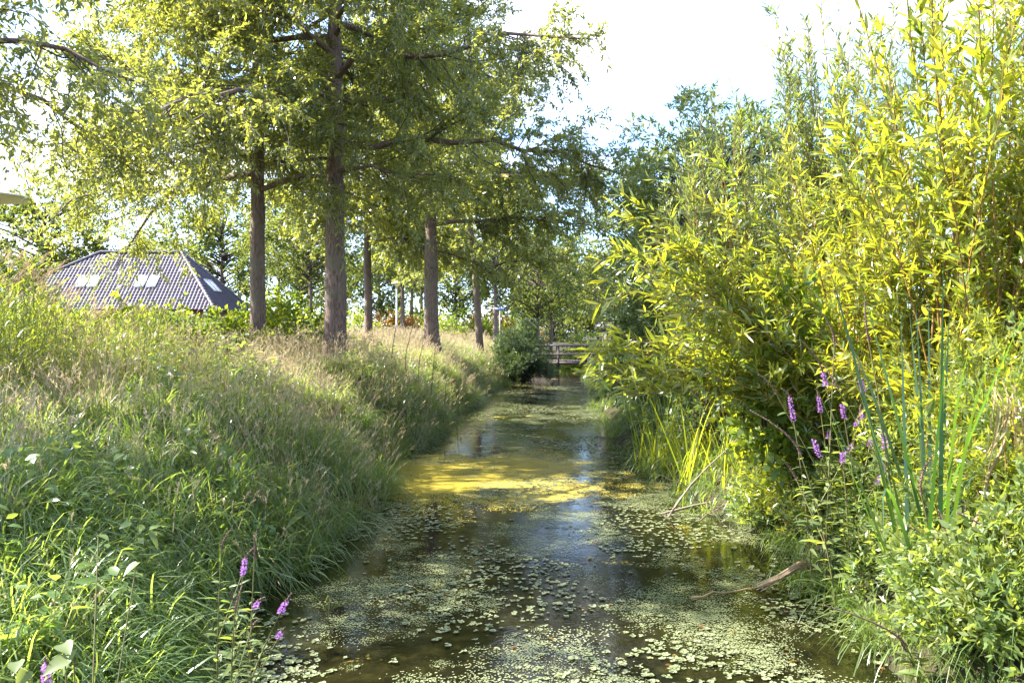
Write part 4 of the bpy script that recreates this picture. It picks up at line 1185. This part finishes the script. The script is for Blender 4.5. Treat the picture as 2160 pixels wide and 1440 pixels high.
# ------------------------------------------------------------------ left water edge plants
lp = [(510, 1178, 4.35, .10, .06, 'pale mauve loosestrife in flower on the left water edge'), (590, 1268, 3.95, .06, .05, 'mauve loosestrife leaning out over the water from the left bank'), (92, 1400, 2.75, .11, .02, 'large blurred purple flower spike in the lower left corner')]
for i, (px, py, d, bl, sd, lab) in enumerate(lp):
    p = at(px, py, d); lean = np.array([.10 if i == 0 else (.28 if i == 1 else 0.03), -.05])
    x0, y0 = p[0] - lean[0], p[1] - lean[1]
    z0 = max(float(terrain(x0, y0)), 0)
    loosestrife((x0, y0, z0), max(p[2] - bl - z0, .15), lean, lab, 1300 + i, bl, sd, 30, 'purple loosestrife on the left bank', side=1)
for i, (px, py, d, lab) in enumerate([(465, 1130, 4.5, 'spent loosestrife with grey tip behind the mauve flowers of the left bank'), (535, 1150, 4.4, 'spent loosestrife just right of the pale mauve one'), (493, 1260, 4.0, 'spent loosestrife with pinkish tip in front on the left water edge')]):
    p = at(px, py, d); x0, y0 = p[0] - .05, p[1] + .05; z0 = max(float(terrain(x0, y0)), 0)
    loosestrife((x0, y0, z0), max(p[2] - z0 - .08, .12), (.05, -.05), lab, 1310 + i, 0, .12, 30, 'spent loosestrife on the left bank', side=1)

def shaped_leaf(outline, seed):
    """leaf from a half outline (x along, y half width), folded at the midrib"""
    r_ = rng(seed); h = np.asarray(outline, float); n = len(h)
    mid = np.stack([h[:, 0], 0 * h[:, 0], -.10 * h[:, 0] ** 2], -1)
    a = np.stack([h[:, 0], h[:, 1], mid[:, 2] + .22 * h[:, 1]], -1); b = a * [1, -1, 1]
    V = np.concatenate([mid, a, b]); i = np.arange(n - 1)[:, None]
    g = Geo(); g.add(V, np.concatenate([i + [0, 1, n + 1, n], i + [0, 2 * n, 2 * n + 1, 1]]), r_.uniform())
    return g
HEART = [(-.12, .02), (-.15, .22), (-.05, .36), (.15, .40), (.4, .34), (.7, .18), (.9, .06), (1, .0)]
ARROW = [(-.62, .36), (-.3, .30), (-.02, .26), (.15, .24), (.4, .19), (.7, .10), (1, .0)]
def leafy_plant(name, loc, label, cat, shape, mat, spots, size, seed, group=None):
    t = root(name, loc, label, cat, group); loc = np.asarray(loc, float); r_ = rng(seed)
    me = [shaped_leaf(shape, seed + q).mesh('leaf', M[mat]) for q in range(3)]
    g = Geo()
    for (px, py, d, s) in spots:
        p = at(px, py, d) - loc
        o = link('leaf', me[int(r_.integers(0, 3))], t)
        o.location = p; o.rotation_euler = (r_.normal(0, .35), r_.uniform(.1, .9), r_.uniform(-2.2, -.4)); q = size * s; o.scale = (q, q, q)
        u = np.linspace(0, 1, 5)[:, None]
        C = p * u ** 1.3 + np.array([0, 0, 1]) * .06 * np.sin(u * np.pi)
        tubes(g, C, np.linspace(.004, .0025, 5), 4)
    g.obj('stems', M['stem'], t, kind='stuff')
    return t
p = at(628, 1130, 7.4); leafy_plant('arrowhead_plant', (p[0] - .04, p[1], 0), 'arrow leaved plant standing out from the left bank over the water', 'water plant', ARROW, 'marsh', [(628, 1092, 7.4, 1), (600, 1110, 7.4, .9), (565, 1098, 7.5, .8), (610, 1130, 7.3, .8)], .20, 1330)
p = at(385, 1340, 5.0); leafy_plant('dock_plant', (p[0] - .06, p[1] + .05, max(0, float(terrain(p[0] - .06, p[1] + .05)))), 'broad yellowing leaves of a low plant at the left water edge', 'water plant', HEART, 'shrub', [(345, 1305, 5.04, .8), (350, 1340, 4.97, 1.1), (385, 1345, 4.97, .9), (372, 1372, 4.90, .7), (420, 1300, 5.11, .8), (440, 1330, 5.11, .8), (480, 1320, 5.11, .7), (395, 1395, 4.83, .8), (455, 1385, 4.90, .8), (325, 1330, 4.97, .9), (500, 1290, 5.25, .6), (410, 1370, 4.83, .7)], .085, 1340)
p = at(140, 1390, 2.85); leafy_plant('bindweed', (p[0], p[1] + .1, max(0, float(terrain(p[0], p[1] + .1)))), 'round pale green leaves beside the large purple spike in the lower left corner', 'plant', HEART, 'marsh', [(128, 1362, 2.8, 1), (150, 1378, 2.8, 1.1), (132, 1395, 2.75, 1.1), (30, 1400, 2.8, .9), (50, 1420, 2.75, .8), (205, 1130, 3.6, 1.0), (285, 1190, 3.5, 1.0)], .075, 1350)
# brown dock stalks at the back of the left bank
tube_thing('dock_stalks', [[gnd(-1.9 - .3 * i, 18.5) + [0, 0, .1], gnd(-1.9 - .3 * i, 18.5) + [.05, 0, .8], gnd(-1.9 - .3 * i, 18.5) + [.12 + .03 * i, 0, 1.45 - .1 * (i % 3)]] for i in range(-2, 4)], [.014] * 6, 'seed', 'group of tall brown dry stalks right of the dark trunked oak', 'stalks')
# small grass sprig in the water
p = at(692, 1285, 6.3)
sword_clump((p[0], p[1], -.01), 'small lone grass sprig growing out of the near water', 1360, 8, .36, .012, 'sedge', 'grass_sprig', 'grass', .03, None, .45, (.3, .6, .9))
p = at(590, 1200, 7.2)
sword_clump((p[0], p[1], -.01), 'green water grass tuft at the left edge below the arrow leaves', 1370, 14, .42, .014, 'sedge', 'water_grass', 'grass', .08, None, .25, (.2, .5, .8))

# ------------------------------------------------------------------ house with tiled hip roof
def house():
    FL, FR, BR, BL = (np.array(v, float) for v in ((-43.8, 64, 4.0), (-23.9, 64, 4.0), (-23.9, 74, 4.0), (-43.8, 74, 4.0)))
    R1, R2 = np.array([-35.6, 69, 9.05]), np.array([-28.6, 69, 9.05])
    c = (FL + BR) / 2; o = np.array([c[0], c[1], float(terrain(c[0], c[1])) - .2])
    t = root('house', o, 'house under a dark purple grey tiled hip roof with pale roof windows', 'house')
    g = Geo(); box(g, (FL[0] + .5, FL[1] + .5, o[2]), (BR[0] - .5, BR[1] - .5, 4.05)); g.obj('wall', M['brick'], t, o)
    g = Geo()
    dz = np.array([0, 0, -.05])
    g.add(np.array([FL, FR, BR, BL, R1, R2]) + dz, [[0, 1, 5, 4], [2, 3, 4, 5]]); g.add(np.array([FR, BR, R2, BL, FL, R1]) + dz, [[0, 1, 2], [3, 4, 5]])
    roof = g.obj('roof', M['tile'], t, o)
    def tiles(A, B, Ra, Rb, cw=.30, ch=.34):
        """single curved pantiles laid on the slope A-B (eave) to Ra-Rb (ridge)"""
        g = Geo()
        ex = nrm((B - A)[None])[0]; m0 = (A + B) / 2; m1 = (Ra + Rb) / 2
        up = m1 - m0; up -= ex * up.dot(ex); Ls = np.linalg.norm(up); ev = up / Ls; n = np.cross(ex, ev)
        W = np.linalg.norm(B - A); a1 = (Ra - A).dot(ex); b1 = (Rb - A).dot(ex)
        rr = np.arange(int(Ls / ch)); cc = np.arange(int(W / cw))
        U, Vv = np.meshgrid(cc * cw, rr * ch); U = U.ravel(); Vv = Vv.ravel()
        f = (Vv + ch * .5) / Ls
        ok = (U > a1 * f - .05) & (U + cw < W - (W - b1) * f + .05)
        U, Vv = U[ok], Vv[ok]
        prof = np.array([[0, .0], [.25, .055], [.5, .065], [.72, .02], [1.0, .0]])
        P = []
        jit = rng(5).normal(0, .004, len(U))
        for v_, lift in ((-.02, .03), (ch + .02, .0)):
            for q in prof:
                P.append(A + ex * (U + q[0] * cw)[:, None] + ev * (Vv + v_)[:, None] + n * (q[1] + lift + .012 + jit)[:, None])
        P = np.stack(P, 1); b = (np.arange(len(U)) * 10)[:, None]
        F = np.concatenate([b + [i, i + 1, i + 6, i + 5] for i in range(4)])
        # front lips
        for q in range(4): pass
        g.add(P.reshape(-1, 3), F, np.repeat(rng(6).uniform(0, 1, len(U)), 10))
        return g
    tiles(FL, FR, R1, R2).obj('roof_tiles', M['tile'], roof, o, kind='stuff')
    tiles(FR, BR, R2, R2 + [0, .01, 0]).obj('roof_tiles', M['tile'], roof, o, kind='stuff')
    for A, B in ((FL, R1), (FR, R2), (BR, R2), (R1, R2)):
        Ln = np.linalg.norm(B - A); k = int(Ln / .38); e = (B - A) / k
        g = Geo()
        for i in range(k):
            tubes(g, np.array([A + e * i, A + e * (i + 1.06)]) + [0, 0, .06], np.array([.17, .13]), 7)
        g.obj('ridge_cap', M['ridge_tile'], roof, o, kind='stuff')
    def window(centre, ex, ev, w=.78, h=1.35):
        n = np.cross(ex, ev)
        g = Geo()
        def slab(x0, x1, y0, y1, d0, d1):
            V = [centre + ex * x + ev * y + n * z_ for z_ in (d0, d1) for x, y in ((x0, y0), (x1, y0), (x1, y1), (x0, y1))]
            g.add(V, [(0, 3, 2, 1), (4, 5, 6, 7), (0, 1, 5, 4), (1, 2, 6, 5), (2, 3, 7, 6), (3, 0, 4, 7)])
        b = .07
        slab(-w / 2, -w / 2 + b, -h / 2, h / 2, .0, .17); slab(w / 2 - b, w / 2, -h / 2, h / 2, .0, .17)
        slab(-w / 2 + b, w / 2 - b, -h / 2, -h / 2 + b, .0, .17); slab(-w / 2 + b, w / 2 - b, h / 2 - b, h / 2, .0, .17)
        f = g.obj('roof_window', M['white'], t, o)
        g = Geo()
        g.add([centre + ex * x + ev * y + n * .12 for x, y in ((-w / 2 + b, -h / 2 + b), (w / 2 - b, -h / 2 + b), (w / 2 - b, h / 2 - b), (-w / 2 + b, h / 2 - b))], [(0, 1, 2, 3)])
        g.obj('pane', M['glass'], f, o)
    ex = np.array([1., 0, 0]); ev = nrm(np.array([[0, 5, 5.05]]))[0]
    for px in (176, 200, 299, 324):
        d = 66.3; p = at(px, 597, d); p[2] = 4.0 + (d - 64) / 5 * 5.05
        window(p + [0, 0, .0], ex, ev)
    ex2 = np.array([0, 1., 0]); ev2 = nrm(np.array([[-4.7, 0, 5.05]]))[0]
    for dy in (68.2, 69.1):
        window(np.array([-23.9 - 4.7 * .42, dy, 4 + 5.05 * .42]), ex2, ev2)
house()

# ------------------------------------------------------------------ street furniture
def lamp(loc, label, H=3.45, R=.30, group='street lamps', rz=0.0):
    t = root('street_lamp', loc, label, 'street lamp', group)
    g = Geo(); lathe(g, [(.075, -.2), (.075, 1.0), (.06, 1.05), (.05, H - .3), (.05, H - .22)], 14); g.obj('pole', M['pole'], t, smooth=True)
    g = Geo(); lathe(g, [(.055, H - .24), (.07, H - .22), (.07, H - .13), (.05, H - .12)], 14); g.obj('collar', M['amber'], t)
    g = Geo(); lathe(g, [(.08, H - .12), (R * .55, H + .03), (R * .72, H + .05)], 24); g.obj('diffuser', M['hood'], t, smooth=True)
    g = Geo(); lathe(g, [(R * .66, H + .045), (R, H + .05), (R * .98, H + .075), (R * .55, H + .15), (R * .4, H + .2), (R * .12, H + .225), (.001, H + .23)], 28); g.obj('hood', M['hood'], t, smooth=True)
    return t
lamp(base_at(837, 46), 'pale street lamp with a wide hood standing among the oaks')
lamp(base_at(737, 78), 'small distant street lamp just right of the thickest trunk')
p = at(-24, 418, 14.6)
lamp(gnd(p[0], p[1]), 'wide pale lamp hood reaching in at the left edge of the photo', p[2] - float(terrain(p[0], p[1])) - .05, .73)

p = at(1059, 652, 44.0)
t = root('street_name_sign', gnd(p[0] - .12, p[1]), 'blue street name sign on a thin pole before the grey trunk', 'sign')
zb = p[2] - float(terrain(p[0] - .12, p[1]))
g = Geo(); lathe(g, [(.028, -.2), (.028, zb + .1)], 10); g.obj('pole', M['pole'], t, smooth=True)
g = Geo(); box(g, (-.28, -.045, zb - .08), (.30, -.03, zb + .08)); g.obj('plate', M['blue'], t)
g = Geo(); rr_ = rng(8)
xx = -.23
while xx < .22:
    w_ = rr_.uniform(.012, .03); box(g, (xx, -.048, zb - .03), (xx + w_, -.0455, zb + rr_.choice([.015, .03]))); xx += w_ + .012
g.obj('lettering', M['white'], t, kind='stuff')

# bridge
def bridge():
    x0, x1, y0 = .9, 6.2, 44.6
    t = root('footbridge', (0, y0, 0), 'grey wooden footbridge with two railed sides crossing the ditch', 'bridge')
    o = (0, y0, 0)
    for yy in (y0, y0 + 1.5):
        g = Geo(); box(g, (x0, yy, .36), (x1, yy + .12, .56)); g.obj('beam', M['timber'], t, o)
        for zz, hh in ((1.40, .09), (.90, .10)):
            g = Geo(); box(g, (x0 - .1, yy - .062, zz), (x1 + .1, yy - .002, zz + hh)); g.obj('rail', M['timber'], t, o)
        for xp in np.arange(1.0, 6.2, 1.55):
            g = Geo(); box(g, (xp, yy + .0, .10 if abs(xp - 2.55) < .1 else .3), (xp + .11, yy + .10, 1.52)); g.obj('post', M['timber'], t, o)
    for i, xp in enumerate(np.arange(x0, x1 - .1, .16)):
        g = Geo() if i == 0 else None
        if i == 0:
            box(g, (0, 0, 0), (.145, 1.62, .045)); me = g.mesh('plank', M['timber'])
        link('plank', me, t, loc=(xp, 0.0, .563 + .002 * (i % 3)))
bridge()

# little shed on the right bank
p = at(1298, 690, 31)
b = gnd(p[0], p[1])
t = root('shed', b, 'small shed with a pale flat overhanging roof among right bank shrubs', 'shed')
zt = p[2] - b[2]
g = Geo(); box(g, (-.45, -.4, -.2), (1.5, 1.6, zt - .05)); g.obj('wall', M['timber'], t)
g = Geo(); box(g, (-.62, -.65, zt - .046), (1.7, 1.8, zt + .10)); box(g, (-.50, -.5, zt + .103), (1.55, 1.65, zt + .2)); g.obj('roof', M['slate'], t)
g = Geo(); box(g, (.05, -.44, -.1), (.75, -.403, zt - .35)); g.obj('door', M['seed'], t)

# parked car beyond the bridge
def car(loc, label, rz):
    t = root('parked_car', loc, label, 'car', None, rz)
    prof = np.array([(-2.1, .35), (-2.12, .62), (-2.0, .82), (-1.2, .93), (-.55, 1.38), (.2, 1.46), (1.0, 1.42), (1.75, 1.02), (2.05, .95), (2.15, .6), (2.1, .35)])
    g = Geo(); n = len(prof)
    cabin = prof[:, 1] > 1.1
    V = np.concatenate([np.stack([prof[:, 0], np.where(cabin, s * .62, s * .84), prof[:, 1]], -1) for s in (-1, 1)])
    F = [[i, i + 1, n + i + 1, n + i] for i in range(n - 1)] + [[n - 1, 0, n, 2 * n - 1]]
    g.add(V, F); g.add(V[:n], [list(range(n))[::-1]]); g.add(V[n:], [list(range(n))])
    g.obj('body', M['car'], t)
    for s in (-1, 1):
        g = Geo(); y_ = s * .755
        g.add([(-1.0, y_ * 1.06, .97), (-.48, y_ * .86, 1.33), (.2, y_ * .85, 1.4), (.2, y_ * 1.06, .97)], [[0, 1, 2, 3]])
        g.add([(.28, y_ * 1.06, .97), (.28, y_ * .85, 1.4), (.95, y_ * .86, 1.37), (1.45, y_ * 1.03, 1.0)], [[0, 1, 2, 3]])
        g.obj('side_window', M['glass'], t)
        for xw in (-1.35, 1.35):
            g = Geo(); tubes(g, np.array([[xw, s * .66, .32], [xw, s * .88, .32]]), np.array([.32, .32]), 18); w_ = g.obj('wheel', M['tyre'], t)
            g = Geo(); tubes(g, np.array([[xw, s * .84, .32], [xw, s * .89, .32]]), np.array([.2, .2]), 14); g.obj('rim', M['pole'], w_)
    g = Geo(); box(g, (-2.14, -.7, .58), (-2.09, -.45, .72)); g.obj('headlight', M['white'], t)
    g = Geo(); box(g, (-2.14, .45, .58), (-2.09, .7, .72)); g.obj('headlight', M['white'], t)
car(gnd(3.2, 72) + [0, 0, .1], 'silver blue parked car glimpsed beyond the bridge rail', .15)
